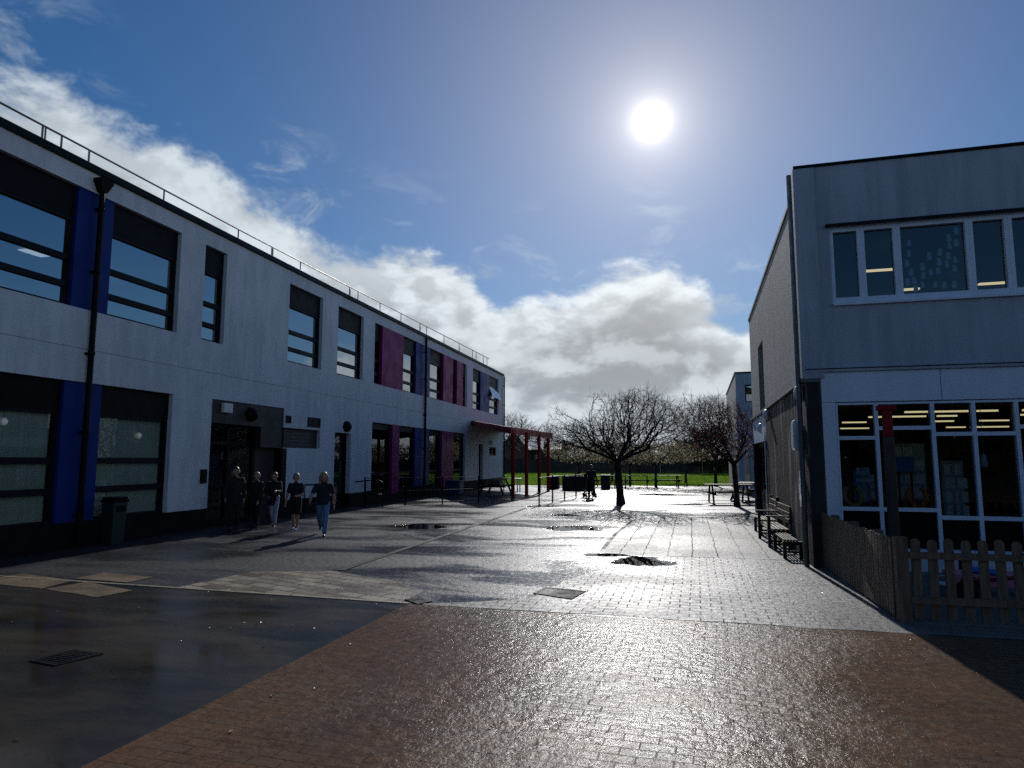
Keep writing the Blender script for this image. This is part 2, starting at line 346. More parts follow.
M['brick'] = wet_ground('wet_brick_pavers', (0.150, 0.082, 0.044), (0.078, 0.048, 0.032), 0.22, 0.34, 0.45, (0.21, 0.105, 0.005, 4.0, 1.0, (0.125, 0.088, 0.062)), grain=24, gb=1.0, cscale=0.8, lumps=0.35, dist=0.0125, hlow=0.8, spec=0.055, speck=0.35, jk=0.3)
M['blocks'] = wet_ground('wet_grey_blocks', (0.155, 0.150, 0.140), (0.105, 0.103, 0.100), 0.40, 0.52, 0.5, (0.235, 0.155, 0.008, 2.0, 0.8, (0.18, 0.175, 0.16)), grain=28, gb=1.0, cscale=0.7, spec=0.15, dist=0.010, puddles=PUDDLES)
M['slabs'] = wet_ground('wet_concrete_slabs', (0.17, 0.165, 0.155), (0.12, 0.118, 0.112), 0.42, 0.54, 0.4, (1.25, 0.43, 0.010, 91.5, 1.4, (0.18, 0.175, 0.165)), grain=28, gb=1.0, cscale=0.6, spec=0.10, dist=0.010, puddles=PUDDLES)
M['patch'] = wet_ground('wet_block_patch', (0.13, 0.105, 0.075), (0.085, 0.070, 0.055), 0.34, 0.50, 0.8, (0.42, 0.21, 0.016, 20.0, 2.6, (0.50, 0.42, 0.31)), grain=30, gb=1.0, cscale=1.5, spec=0.18, jk=0.2)
M['grass'] = leaf_mat('grass_soil', (0.10, 0.17, 0.025), (0.06, 0.11, 0.016), 0.0)
M['blade'] = leaf_mat('grass_blades', (0.21, 0.34, 0.035), (0.14, 0.25, 0.025), 0.55)


# ------------------------------------------------------------------ mesh helpers
I4 = Matrix.Identity(4)
def basis(ex, ey, ez, o): return Matrix(((ex[0], ey[0], ez[0], o[0]), (ex[1], ey[1], ez[1], o[1]), (ex[2], ey[2], ez[2], o[2]), (0, 0, 0, 1)))


class MB:
    def __init__(s, mtx=None): s.V = []; s.F = []; s.m = mtx or I4
    def add(s, vs_, fs):
        b = len(s.V)
        s.V += [tuple(s.m @ Vector(v)) for v in vs_]
        s.F += [tuple(i + b for i in f) for f in fs]
        return s
    def box(s, a, b):
        x0, x1 = sorted((a[0], b[0])); y0, y1 = sorted((a[1], b[1])); z0, z1 = sorted((a[2], b[2]))
        return s.add([(x0, y0, z0), (x1, y0, z0), (x1, y1, z0), (x0, y1, z0), (x0, y0, z1), (x1, y0, z1), (x1, y1, z1), (x0, y1, z1)],
                     [(0, 3, 2, 1), (4, 5, 6, 7), (0, 1, 5, 4), (1, 2, 6, 5), (2, 3, 7, 6), (3, 0, 4, 7)])
    def bar(s, p, q, w, h):
        """straight rectangular member from p to q; w across, h along the rough up direction"""
        p = Vector(p); q = Vector(q); d = (q - p).normalized()
        up = Vector((0, 0, 1)) if abs(d.z) < 0.95 else Vector((0, 1, 0))
        sd = d.cross(up).normalized() * (w / 2); u2 = sd.cross(d).normalized() * (h / 2)
        vs_ = [p - sd - u2, p + sd - u2, p + sd + u2, p - sd + u2, q - sd - u2, q + sd - u2, q + sd + u2, q - sd + u2]
        return s.add(vs_, [(0, 3, 2, 1), (4, 5, 6, 7), (0, 1, 5, 4), (1, 2, 6, 5), (2, 3, 7, 6), (3, 0, 4, 7)])
    def rings(s, rs, n, caps=True, closed=False):
        """rs: list of rings, each a list of n points"""
        vs_ = [p for r in rs for p in r]; fs = []
        k = len(rs)
        for i in range(k if closed else k - 1):
            for j in range(n):
                a, b = i * n + j, i * n + (j + 1) % n
                c, d = ((i + 1) % k) * n + (j + 1) % n, ((i + 1) % k) * n + j
                fs.append((a, b, c, d))
        if caps and not closed: fs += [tuple(range(n - 1, -1, -1)), tuple(range((k - 1) * n, k * n))]
        return s.add(vs_, fs)
    def path(s, pts, rad, n=8, closed=False):
        pts = [Vector(p) for p in pts]; k = len(pts)
        rad = rad if isinstance(rad, (list, tuple)) else [rad] * k
        rs = []; u = None
        for i, p in enumerate(pts):
            a = pts[i - 1] if (i or closed) else p; b = pts[(i + 1) % k] if (i < k - 1 or closed) else p
            d = (b - a).normalized()
            if u is None: u = d.cross(Vector((0.31, 0.17, 0.93)) if abs(d.z) < 0.9 else Vector((1, 0.1, 0))).normalized()
            u = (u - d * u.dot(d)).normalized(); w = d.cross(u)
            rs.append([p + (u * math.cos(t) + w * math.sin(t)) * rad[i] for t in [2 * math.pi * j / n for j in range(n)]])
        return s.rings(rs, n, closed=closed)
    def tube(s, p, q, r, r2=None, n=8): return s.path([p, q], [r, r if r2 is None else r2], n)
    def capsule(s, p, q, r0, r1, n=10, sc=(1, 1, 1)):
        p = Vector(p); q = Vector(q); d = q - p
        d = d.normalized() if d.length > 1e-6 else Vector((0, 0, 1))
        u = d.cross(Vector((1, 0, 0)) if abs(d.x) < 0.8 else Vector((0, 1, 0))).normalized(); w = d.cross(u)
        rs = []
        for c, r, angs in ((p, r0, (-80, -50, -20, 0)), (q, r1, (0, 20, 50, 80))):
            for a in angs:
                ca, sa = math.cos(R(a)), math.sin(R(a))
                ring = []
                for j in range(n):
                    t = 2 * math.pi * j / n
                    o = (u * math.cos(t) + w * math.sin(t)) * (r * ca) + d * (r * sa)
                    ring.append(c + Vector((o.x * sc[0], o.y * sc[1], o.z * sc[2])))
                rs.append(ring)
        return s.rings(rs, n)
    def lathe(s, prof, c=(0, 0, 0), n=16, axis='Z'):
        c = Vector(c); rs = []
        for r, h in prof:
            ring = []
            for j in range(n):
                t = 2 * math.pi * j / n
                a, b = r * math.cos(t), r * math.sin(t)
                ring.append(c + (Vector((a, b, h)) if axis == 'Z' else Vector((h, a, b)) if axis == 'X' else Vector((a, h, b))))
            rs.append(ring)
        return s.rings(rs, n)
    def prism(s, poly, z0, z1):
        n = len(poly)
        return s.add([(x, y, z0) for x, y in poly] + [(x, y, z1) for x, y in poly],
                     [tuple(range(n - 1, -1, -1)), tuple(range(n, 2 * n))] + [(i, (i + 1) % n, n + (i + 1) % n, n + i) for i in range(n)])
    def slab(s, poly3, t):
        """a plate: 3-D outline pushed down by t"""
        n = len(poly3); P = [Vector(p) for p in poly3]
        return s.add(P + [p - Vector((0, 0, t)) for p in P], [tuple(range(n)), tuple(range(2 * n - 1, n - 1, -1))] + [(i, n + i, n + (i + 1) % n, (i + 1) % n) for i in range(n)])
    def build(s, name, material, parent=None, smooth=False, bevel=0.0, recalc=True):
        V = [Vector(v) for v in s.V]
        o3 = Vector((0, 0, 0))
        if parent is None and V:
            xs = [v.x for v in V]; ys = [v.y for v in V]; zs = [v.z for v in V]
            o3 = Vector(((min(xs) + max(xs)) / 2, (min(ys) + max(ys)) / 2, min(zs)))
        me = bpy.data.meshes.new(name); me.from_pydata([v - o3 for v in V], [], s.F)
        if recalc:
            bm = bmesh.new(); bm.from_mesh(me); bmesh.ops.recalc_face_normals(bm, faces=bm.faces); bm.to_mesh(me); bm.free()
        if smooth: me.polygons.foreach_set('use_smooth', [True] * len(me.polygons))
        me.materials.append(material)
        o = bpy.data.objects.new(name, me); COL.objects.link(o); o.location = o3
        if parent is not None:
            o.parent = parent
            if parent.type == 'EMPTY': o.matrix_parent_inverse = Matrix.LocRotScale(parent.location, parent.rotation_euler, parent.scale).inverted()
            elif parent.location.length > 1e-9: o.matrix_parent_inverse = Matrix.Translation(-parent.location)
        if bevel:
            b = o.modifiers.new('bevel', 'BEVEL'); b.width = bevel; b.segments = 2; b.limit_method = 'ANGLE'
        return o


def tag(o, label=None, cat=None, group=None, kind=None):
    if label: o['label'] = label
    if cat: o['category'] = cat
    if group: o['group'] = group
    if kind: o['kind'] = kind
    return o


def thing(name, label, cat, loc=(0, 0, 0), group=None):
    o = bpy.data.objects.new(name, None); COL.objects.link(o); o.location = loc; o.empty_display_size = 0.2
    return tag(o, label, cat, group)


def copy_tree(o, parent=None, first=True):
    c = o.copy(); COL.objects.link(c)
    if not first:
        c.parent = parent
    for ch in [x for x in COL.objects if x.parent == o]: copy_tree(ch, c, False)
    return c


def place_copy(root, loc, rz=0.0, label=None, group=None, scale=None):
    c = copy_tree(root); c.location = loc; c.rotation_euler = (0, 0, rz)
    if scale: c.scale = (scale,) * 3
    if label: c['label'] = label
    if group: c['group'] = group
    return c


def hole_wall(mb, s0, s1, z0, z1, holes, thick, out=0.0):
    """wall in the mb's (s, out, z) frame with rectangular openings and their reveals"""
    S = sorted({s0, s1} | {h[i] for h in holes for i in (0, 1) if s0 < h[i] < s1}); Z = sorted({z0, z1} | {h[i] for h in holes for i in (2, 3) if z0 < h[i] < z1})
    for i in range(len(S) - 1):
        for j in range(len(Z) - 1):
            cs, cz = (S[i] + S[i + 1]) / 2, (Z[j] + Z[j + 1]) / 2
            if any(h[0] < cs < h[1] and h[2] < cz < h[3] for h in holes): continue
            for y in (out, out - thick):
                mb.add([(S[i], y, Z[j]), (S[i + 1], y, Z[j]), (S[i + 1], y, Z[j + 1]), (S[i], y, Z[j + 1])], [(0, 1, 2, 3)])
    for a, b, c, d in holes:
        for q in (((a, c), (a, d)), ((b, c), (b, d)), ((a, c), (b, c)), ((a, d), (b, d))):
            if q[0][1] == q[1][1] == z0: continue
            (p0, r0), (p1, r1) = q
            mb.add([(p0, out, r0), (p1, out, r1), (p1, out - thick, r1), (p0, out - thick, r0)], [(0, 1, 2, 3)])
    for y0, y1 in ((out, out - thick),):
        mb.add([(s0, y0, z1), (s1, y0, z1), (s1, y1, z1), (s0, y1, z1)], [(0, 1, 2, 3)])
        mb.add([(s0, y0, z0), (s0, y0, z1), (s0, y1, z1), (s0, y1, z0)], [(0, 1, 2, 3)])
        mb.add([(s1, y0, z0), (s1, y0, z1), (s1, y1, z1), (s1, y1, z0)], [(0, 1, 2, 3)])
    return mb


def sheet(name, poly, z, m, kind='structure', label=None, cat=None, wobble=0.0, seed=0):
    pts = []
    rnd = random.Random(seed)
    n = len(poly)
    for i in range(n):
        a, b = Vector(poly[i]), Vector(poly[(i + 1) % n])
        k = max(1, int((b - a).length / 0.25)) if wobble else 1
        for j in range(k):
            p = a.lerp(b, j / k)
            if wobble: p += Vector((rnd.uniform(-1, 1), rnd.uniform(-1, 1))) * wobble
            pts.append((p.x, p.y, z))
    mb = MB(); mb.add(pts, [tuple(range(len(pts)))])
    o = mb.build(name, m)
    if o.data.polygons[0].normal.z < 0: o.data.flip_normals()
    return tag(o, label, cat, None, kind)


def blob(cx, cy, rx, ry, seed, n=40, amp=0.35):
    out = []
    for i in range(n):
        t = 2 * math.pi * i / n
        k = 1 + amp * mnoise.noise(Vector((math.cos(t) * 1.3 + seed * 7.1, math.sin(t) * 1.3, seed))) + amp * 0.4 * mnoise.noise(Vector((math.cos(t) * 4 + seed, math.sin(t) * 4, 3.3)))
        out.append((cx + rx * k * math.cos(t), cy + ry * k * math.sin(t)))
    return out


# ------------------------------------------------------------------ the ground
def ground_sheet():
    mb = MB(); mb.add([(-400, -400, 0), (400, -400, 0), (400, 600, 0), (-400, 600, 0)], [(0, 1, 2, 3)])
    return tag(mb.build('ground', M['tarmac']), kind='structure')
ground_sheet()
edge = [(-60, 44.6)]
rg = random.Random(4)
x = -58.0
while x < 60:
    edge.append((x, 43.6 + (x + 10) * 0.16 + rg.uniform(-0.18, 0.18) + (0.8 if x < -9 else 0))); x += 0.6
sheet('grass_field', edge + [(300, 60), (300, 400), (-300, 400), (-300, 44.6)], 0.006, M['grass'])
rgx = random.Random(77)
gv = MB()
gV = []; gF = []
for _ in range(42000):
    yy = 44.2 + (rgx.random() ** 1.6) * 40; xx = rgx.uniform(-20, 10)
    if yy < 43.9 + (xx + 10) * 0.16 + (0.8 if xx < -9 else 0): continue
    a_ = rgx.uniform(0, math.pi); w_ = rgx.uniform(.02, .045); h_ = rgx.uniform(.04, .10); b_ = len(gV)
    gV += [(xx - math.cos(a_) * w_, yy - math.sin(a_) * w_, 0.0), (xx + math.cos(a_) * w_, yy + math.sin(a_) * w_, 0.0), (xx + rgx.uniform(-.05, .05), yy + rgx.uniform(-.05, .05), h_)]; gF.append((b_, b_ + 1, b_ + 2))
gv.V = gV; gv.F = gF
tag(gv.build('grass', M['blade'], recalc=False), 'short bright green grass of the playing field', 'grass', None, 'stuff')
sheet('asphalt_area', [(-60, -20), (-3.4, -20), (-3.23, 3.29), (-3.07, 7.68), (-11.2, 8.15), (-60, 8.2)], 0.004, M['asphalt'])
sheet('brick_paving', [(-3.4, -20), (14, -20), (14, 7.0), (2.3, 7.52), (-1.24, 7.6), (-3.07, 7.68), (-3.23, 3.29)], 0.005, M['brick'])
sheet('block_paving', [(-3.0, 7.70), (2.3, 7.54), (4.5, 7.45), (4.5, 12.0), (2.15, 12.38), (-0.2, 12.42), (-1.0, 11.0), (-1.5, 9.6), (-1.75, 8.3)], 0.004, M['blocks'], wobble=0.03)
sheet('slab_paving', [(-1.36, 12.46), (2.15, 12.40), (2.3, 14), (2.8, 21.6), (0.6, 21.1), (-0.36, 20.9), (-1.03, 19.6), (-1.25, 16.0)], 0.004, M['slabs'])
sheet('paver_patch', [(-6.47, 7.92), (-6.26, 9.3), (-5.14, 9.65), (-3.9, 9.1), (-3.15, 8.5), (-3.2, 7.76)], 0.004, M['patch'], wobble=0.015)
sheet('paving_slab', [(-9.5, 7.59), (-9.48, 8.35), (-8.23, 8.04), (-8.13, 7.46), (-8.95, 7.56)], 0.009, M['slab_tan'], wobble=0.012, seed=3)
sheet('paving_slab', [(-8.05, 7.44), (-7.96, 7.99), (-6.87, 7.62), (-6.95, 7.14)], 0.009, M['slab_tan'], wobble=0.012, seed=3)
sheet('paving_slab', [(-8.36, 8.17), (-8.36, 8.7), (-7.35, 8.54), (-7.38, 8.08)], 0.009, M['slab_tan'], wobble=0.012, seed=3)
# flush edging strip between asphalt and yard
kb = MB()
for i in range(10):
    xa, xb = -11.15 + i * 0.81, -11.15 + (i + 1) * 0.81 - 0.015
    ya, yb = 8.15 - 0.47 * (i / 10), 8.15 - 0.47 * ((i + 1) / 10)
    kb.add([(xa, ya, 0.012), (xb, yb, 0.012), (xb, yb + 0.055, 0.012), (xa, ya + 0.055, 0.012), (xa, ya, 0), (xb, yb, 0), (xb, yb + 0.055, 0), (xa, ya + 0.055, 0)],
           [(0, 1, 2, 3), (0, 4, 5, 1), (1, 5, 6, 2), (2, 6, 7, 3), (3, 7, 4, 0)])
tag(kb.build('kerb_strip', M['kerb']), kind='structure')
gtr = MB(); gp_ = [(-1.30, 13.2), (-1.27, 16.0), (-1.06, 19.6), (-0.75, 20.4)]
for (xa, ya), (xb, yb) in zip(gp_, gp_[1:]): gtr.add([(xa - .05, ya, .010), (xa + .03, ya, .010), (xb + .03, yb, .010), (xb - .05, yb, .010)], [(0, 1, 2, 3)])
tag(gtr.build('gutter_strip', M['cover']), kind='structure')


ch = MB()
for i in range(22):
    ya = 9.72 + i * .62
    ch.add([(-5.06, ya, .010), (-4.93, ya, .010), (-4.93, ya + .605, .010), (-5.06, ya + .605, .010)], [(0, 1, 2, 3)])
tag(ch.build('drainage_channel', M['cover']), kind='structure')
lr = random.Random(55); ll = MB()
for _ in range(170):
    x_, y_ = (lr.uniform(-7, -2.5), lr.uniform(3, 9)) if lr.random() < .45 else (lr.uniform(-3, 3), lr.uniform(2.5, 20))
    a_ = lr.uniform(0, 6.3); s_ = lr.uniform(.008, .026); c_, n_ = math.cos(a_), math.sin(a_)
    ll.add([(x_ - c_ * s_, y_ - n_ * s_, .012), (x_ - n_ * s_ * .5, y_ + c_ * s_ * .5, .018), (x_ + c_ * s_, y_ + n_ * s_, .013), (x_ + n_ * s_ * .5, y_ - c_ * s_ * .5, .016)], [(0, 1, 2), (0, 2, 3)])
tag(ll.build('leaf_litter', mat('dead_leaf', (0.16, 0.11, 0.06), 0.45, var=0.6, vscale=5), recalc=False), 'tiny scraps of leaf and grit on the wet paving', 'leaf litter', None, 'stuff')


def drain_cover(poly, label, slots, m=None):
    mb = MB(); c = Vector((sum(p[0] for p in poly) / 4, sum(p[1] for p in poly) / 4))
    def at(u, v):
        a = Vector(poly[0]).lerp(Vector(poly[1]), u); b = Vector(poly[3]).lerp(Vector(poly[2]), u); return a.lerp(b, v)
    def quad(u0, u1, v0, v1, z):
        p = [at(u0, v0), at(u1, v0), at(u1, v1), at(u0, v1)]
        mb.add([(q.x, q.y, z) for q in p] + [(q.x, q.y, 0.0055) for q in p], [(0, 1, 2, 3), (0, 4, 5, 1), (1, 5, 6, 2), (2, 6, 7, 3), (3, 7, 4, 0)])
    e = 0.07
    for q in ((0, 1, 0, e), (0, 1, 1 - e, 1), (0, e, e, 1 - e), (1 - e, 1, e, 1 - e)): quad(*q, 0.015)
    quad(e, 1 - e, e, 1 - e, 0.009)
    for i in range(slots):
        u = e + (1 - 2 * e) * (i + 0.2) / slots; quad(u, u + (1 - 2 * e) * 0.55 / slots, e + 0.02, 0.5 - 0.02, 0.015); quad(u, u + (1 - 2 * e) * 0.55 / slots, 0.52, 1 - e - 0.02, 0.015)
    return tag(mb.build('drain_cover', m or M['iron']), label, 'drain cover')
drain_cover([(-5.32, 4.81), (-5.23, 5.17), (-4.88, 5.13), (-4.99, 4.75)], 'black iron drain grate in the dark wet asphalt', 8)
drain_cover([(-1.75, 8.62), (-1.68, 9.05), (-1.11, 8.9), (-1.22, 8.37)], 'grey recessed inspection cover in the pale wet paving', 0, M['cover'])
drain_cover([(-3.2, 7.9), (-3.06, 8.06), (-2.84, 7.87), (-2.94, 7.67)], 'small dark drain cover at the corner of the brick paving', 5)

# ------------------------------------------------------------------ left building
XL = -11.2
ML = basis((0, 1, 0), (1, 0, 0), (0, 0, 1), (XL, 0, 0))
LB = thing('school_building', 'long white two storey school building with blue and magenta panels on the left', 'building', (XL - 5, 20, 0))
UZ0, UZ1 = 4.65, 7.06
up_open = [(5.2, 13.3), (14.15, 15.0), (18.0, 20.02), (21.1, 23.1), (24.1, 36.42), (37.6, 43.7)]
low_open = [(5.2, 13.3, 0.5, 3.21), (14.68, 17.95, 0.0, 3.22), (17.95, 20.1, 2.05, 2.65), (21.1, 22.3, 0.0, 2.63), (24.05, 36.15, 0.3, 3.14), (38.95, 39.9, 0.0, 2.62), (41.3, 43.1, 1.95, 2.5)]
holes = [(a, b, UZ0, UZ1) for a, b in up_open] + [h if h[2] > 0 else (h[0], h[1], 0.0, h[3]) for h in low_open]
# wall above the plinth line
wh = []
for h in holes: wh.append((h[0], h[1], max(h[2], 0.5), h[3]))
hole_wall(MB(ML), -12.0, 45.0, 0.5, 7.45, wh, 0.32).build('wall', M['render'], LB)
pl = MB(ML)
cuts = sorted([(h[0], h[1]) for h in low_open if h[2] == 0.0])
s = -12.0
for a, b in cuts + [(45.0, 45.0)]:
    pl.box((s, -0.30, 0), (a, -0.025, 0.499)); s = b
pl.build('plinth', M['plinth'], LB)
for qa, qb in (((44.72, -11, 0.0), (44.99, -0.33, 7.44)), ((-11.99, -11, 0), (-11.7, -0.33, 7.44)), ((-11.7, -11.3, 0), (44.72, -11.0, 7.44))): MB(ML).box(qa, qb).build('wall', M['render'], LB)
MB(ML).box((-12, -11, 7.2), (44.7, -0.35, 7.44)).build('roof', M['roof_felt'], LB)
MB(ML).box((-12.05, -0.40, 7.452), (45.06, 0.07, 7.60)).build('roof_coping', M['grey_metal'], LB, bevel=0.012)
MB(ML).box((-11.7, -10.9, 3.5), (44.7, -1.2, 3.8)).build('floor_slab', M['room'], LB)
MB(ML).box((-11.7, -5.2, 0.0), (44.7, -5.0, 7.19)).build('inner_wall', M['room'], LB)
MB(ML).box((-12.0, 0.0005, 3.86), (45.0, 0.004, 3.872)).build('movement_joint', mat('joint_sealant', (0.33, 0.34, 0.36), 0.8), LB)


def window(parent, m4, s0, s1, z0, z1, y, fr=0.06, bars=(), posts=(), head=None, frame_m=None, glass_m=None, blind=None, fdep=0.09, label=None, barw=0.12, half=None):
    fm = frame_m or M['grey_metal']; top = head or z1
    f = MB(m4); g = MB(m4)
    f.box((s0, y - fdep, z0), (s0 + fr, y + 0.03, top)).box((s1 - fr, y - fdep, z0), (s1, y + 0.03, top))
    f.box((s0 + fr, y - fdep, z0), (s1 - fr, y + 0.03, z0 + fr)).box((s0 + fr, y - fdep, top - fr), (s1 - fr, y + 0.03, top))
    for zb in bars: f.box((s0 + fr, y - fdep, zb - barw / 2), (s1 - fr, y + 0.025, zb + barw / 2))
    for sp in posts: f.box((sp - 0.03, y - fdep, z0 + fr), (sp + 0.03, y + 0.027, top - fr))
    o = f.build('window', fm, parent, bevel=0.004)
    if label: o['label'] = label
    zs = [z0 + fr] + [q for zb in sorted(bars) for q in (zb - barw / 2, zb + barw / 2)] + [top - fr]
    for i in range(0, len(zs), 2):
        g.box((s0 + fr, y - 0.035, zs[i]), (s1 - fr, y - 0.03, zs[i + 1]))
    g2 = MB(m4)
    for i in range(0, len(zs), 2):
        g2.add([(s0 + fr, y - 0.03, zs[i]), (s1 - fr, y - 0.03, zs[i]), (s1 - fr, y - 0.03, zs[i + 1]), (s0 + fr, y - 0.03, zs[i + 1])], [(0, 1, 2, 3)])
    g2.build('pane', glass_m or M['glass_up'], o, recalc=False)
    if head: MB(m4).box((s0, y - fdep, head + 0.002), (s1, y + 0.035, z1 - 0.002)).build('head_panel', M['black_metal'], o)
    if blind: MB(m4).box((s0 + 0.01, y - blind - 0.01, z0), (s1 - 0.01, y - blind, top)).build('blind', M['blind'], o)
    return o


UB = (5.08, 5.61)
HEADU = 6.42
GY = -0.14
for a, b in [(5.25, 7.4), (8.2, 10.45), (11.33, 13.3), (14.15, 15.0), (18.0, 20.02), (21.1, 23.1), (24.1, 24.8), (27.0, 28.6), (30.45, 32.3), (33.85, 34.55), (35.64, 36.42), (37.6, 39.35)]:
    window(LB, ML, a, b, UZ0, UZ1, GY, bars=UB, head=HEADU)
# last window: its upper light is tilted open
wo_ = window(LB, ML, 41.45, 43.7, UZ0, UZ1, GY, bars=(5.08, 5.61), head=HEADU, label='window with its upper light tilted open')
va = MB(ML); va.add([(41.5, GY + 0.36, 5.66), (43.65, GY + 0.36, 5.66), (43.65, GY + 0.045, 6.38), (41.5, GY + 0.045, 6.38)], [(0, 1, 2, 3)]); va.build('open_light', M['glass_up'], wo_, recalc=False)
for (a, b, z0, z1), col in [((7.4, 8.2, UZ0, UZ1), 'blue'), ((10.45, 11.33, UZ0, UZ1), 'blue'), ((24.8, 27.0, UZ0, UZ1), 'magenta'), ((28.6, 30.45, UZ0, UZ1), 'blue'), ((32.3, 33.85, UZ0, UZ1), 'magenta'), ((34.55, 35.64, UZ0, UZ1), 'magenta'), ((39.35, 41.45, UZ0, UZ1), 'blue'),
                            ((7.4, 8.2, 0.5, 3.21), 'blue'), ((10.45, 11.33, 0.5, 3.21), 'blue'), ((26.0, 26.75, 0.3, 3.14), 'magenta'), ((28.65, 30.5, 0.3, 3.14), 'blue'), ((32.2, 34.1, 0.3, 3.14), 'magenta')]:
    o = MB(ML).box((a + 0.002, -0.20, z0 + 0.002), (b - 0.002, 0.012 if col == 'magenta' else -0.03, z1 - 0.002)).build('cladding_panel', M[col], LB, bevel=0.006)
    o['label'] = col + ' cladding panel between windows'
for a, b in [(5.25, 7.4), (8.2, 10.45), (11.33, 13.3)]:
    window(LB, ML, a, b, 0.5, 3.21, GY, bars=(1.10, 1.68), head=2.62, glass_m=M['glass_low'], blind=0.13)
for a, b in [(24.05, 26.0), (26.75, 28.65), (30.5, 32.2), (34.1, 36.15)]:
    window(LB, ML, a, b, 0.3, 3.14, GY, bars=(1.15,), head=2.95, glass_m=M['glass_low'], barw=0.08)
window(LB, ML, 41.3, 43.1, 1.95, 2.5, -0.1, posts=(42.2,), glass_m=M['glass_low'])
# entrance: brown head, glazed door set, side recess
ent = MB(ML)
ent.box((14.682, -0.31, 2.62), (16.85, -0.03, 3.218)).box((16.85, -0.31, 2.04), (17.948, -0.03, 3.218)).box((17.95, -0.30, 2.052), (20.098, -0.12, 2.648))
ent.build('entrance_fascia', M['brown'], LB)
sg = MB(ML)
for i in range(4): sg.box((18.3 + 0.12 * i, -0.118, 2.16 + i * 0.11), (19.7 - 0.2 * (i % 2), -0.112, 2.175 + i * 0.11))
sg.build('louvre_slats', M['galv'], LB)
dr = MB(ML); y = -0.22
for q in ((14.70, 14.79, 0, 2.62), (15.62, 15.72, 0, 2.62), (16.75, 16.86, 0, 2.62), (14.79, 15.62, 2.08, 2.17), (15.72, 16.75, 2.08, 2.17), (14.79, 15.62, 0, 0.2), (15.72, 16.75, 0, 0.14), (14.79, 16.75, 2.54, 2.62), (14.79, 15.62, 1.0, 1.06)):
    dr.box((q[0], y - 0.08, q[2]), (q[1], y + 0.02, q[3]))
dr = dr.build('door', M['black_metal'], LB, bevel=0.004)
dg = MB(ML)
for q in ((14.79, 15.62, 0.2, 2.54), (15.72, 16.75, 0.14, 2.54)): dg.add([(q[0], y - 0.03, q[2]), (q[1], y - 0.03, q[2]), (q[1], y - 0.03, q[3]), (q[0], y - 0.03, q[3])], [(0, 1, 2, 3)])
dg.build('pane', M['glass_low'], dr, recalc=False)
MB(ML).path([(15.80, y + 0.02, 0.95), (15.80, y + 0.08, 0.97), (15.80, y + 0.08, 1.35), (15.80, y + 0.02, 1.37)], 0.014).build('handle', M['galv'], dr)
d2 = MB(ML).box((16.87, -0.30, 0), (17.86, -0.24, 2.03)).build('door', M['brown'], LB)
d2['label'] = 'plain dark solid door leaf in the entrance recess'
MB(ML).box((17.87, -0.28, 0), (18.12, 0.02, 2.03)).build('door_post', M['black_metal'], LB)
MB(ML).box((17.72, -0.235, 0.02), (17.84, -0.225, 2.0)).build('door_edge_strip', M['galv'], LB)
# second door
def glazed_door(s0, s1, z1, y, bars):
    d = MB(ML); d.box((s0 + .002, y - .07, 0), (s0 + .1, y + .03, z1 - .002)).box((s1 - .1, y - .07, 0), (s1 - .002, y + .03, z1 - .002)).box((s0 + .1, y - .07, z1 - .1), (s1 - .1, y + .03, z1 - .002)).box((s0 + .1, y - .07, 0), (s1 - .1, y + .03, .25))
    for b in bars: d.box((s0 + .1, y - .06, b - .04), (s1 - .1, y + .025, b + .04))
    d = d.build('door', M['black_metal'], LB, bevel=0.004)
    MB(ML).add([(s0 + .1, y - .03, .25), (s1 - .1, y - .03, .25), (s1 - .1, y - .03, z1 - .1), (s0 + .1, y - .03, z1 - .1)], [(0, 1, 2, 3)]).build('pane', M['glass_low'], d, recalc=False)
    MB(ML).path([(s0 + .16, y + .03, .95), (s0 + .16, y + .08, .97), (s0 + .16, y + .08, 1.2), (s0 + .16, y + .03, 1.22)], .012).build('handle', M['galv'], d)
glazed_door(21.1, 22.3, 2.63, -0.2, (1.05, 2.1))
glazed_door(38.95, 39.9, 2.62, -0.2, (2.1,))
# small fittings on the wall
def grille(s0, s1, z0, z1):
    g = MB(ML); g.box((s0, 0.001, z0), (s1, 0.02, z0 + .03)).box((s0, 0.001, z1 - .03), (s1, 0.02, z1)).box((s0, 0.001, z0 + .03), (s0 + .03, 0.02, z1 - .03)).box((s1 - .03, 0.001, z0 + .03), (s1, 0.02, z1 - .03)).box((s0 + .03, 0.001, z0 + .03), (s1 - .03, 0.006, z1 - .03))
    n = int((z1 - z0 - .06) / .05)
    for i in range(n): g.add([(s0 + .03, .006, z0 + .05 + i * .05), (s1 - .03, .006, z0 + .05 + i * .05), (s1 - .03, .018, z0 + .03 + i * .05), (s0 + .03, .018, z0 + .03 + i * .05)], [(0, 1, 2, 3)])
    g.build('vent_grille', M['black_metal'], LB)
grille(18.02, 18.31, 2.79, 3.01); grille(19.27, 20.07, 2.73, 3.04); grille(41.25, 41.9, 2.62, 2.93)
MB(ML).box((15.06, -0.029, 2.90), (15.42, 0.08, 3.15)).build('wall_light', M['white_plastic'], LB, bevel=0.02)
def dome_lamp(s_, z_, y0=0.0):
    d = MB(ML)
    prof = [(0.02, 0.0), (0.20, 0.0), (0.19, 0.06), (0.15, 0.13), (0.08, 0.18), (0.02, 0.2)]
    rs = []
    for r, h in prof: rs.append([(s_ + r * 1.2 * math.cos(t), y0 + h, z_ + r * math.sin(t)) for t in [2 * math.pi * j / 14 for j in range(14)]])
    d.rings(rs, 14); d.build('dome_lamp', M['black_metal'], LB, smooth=True)
dome_lamp(21.9, 2.86); dome_lamp(16.35, 2.93, -0.03)
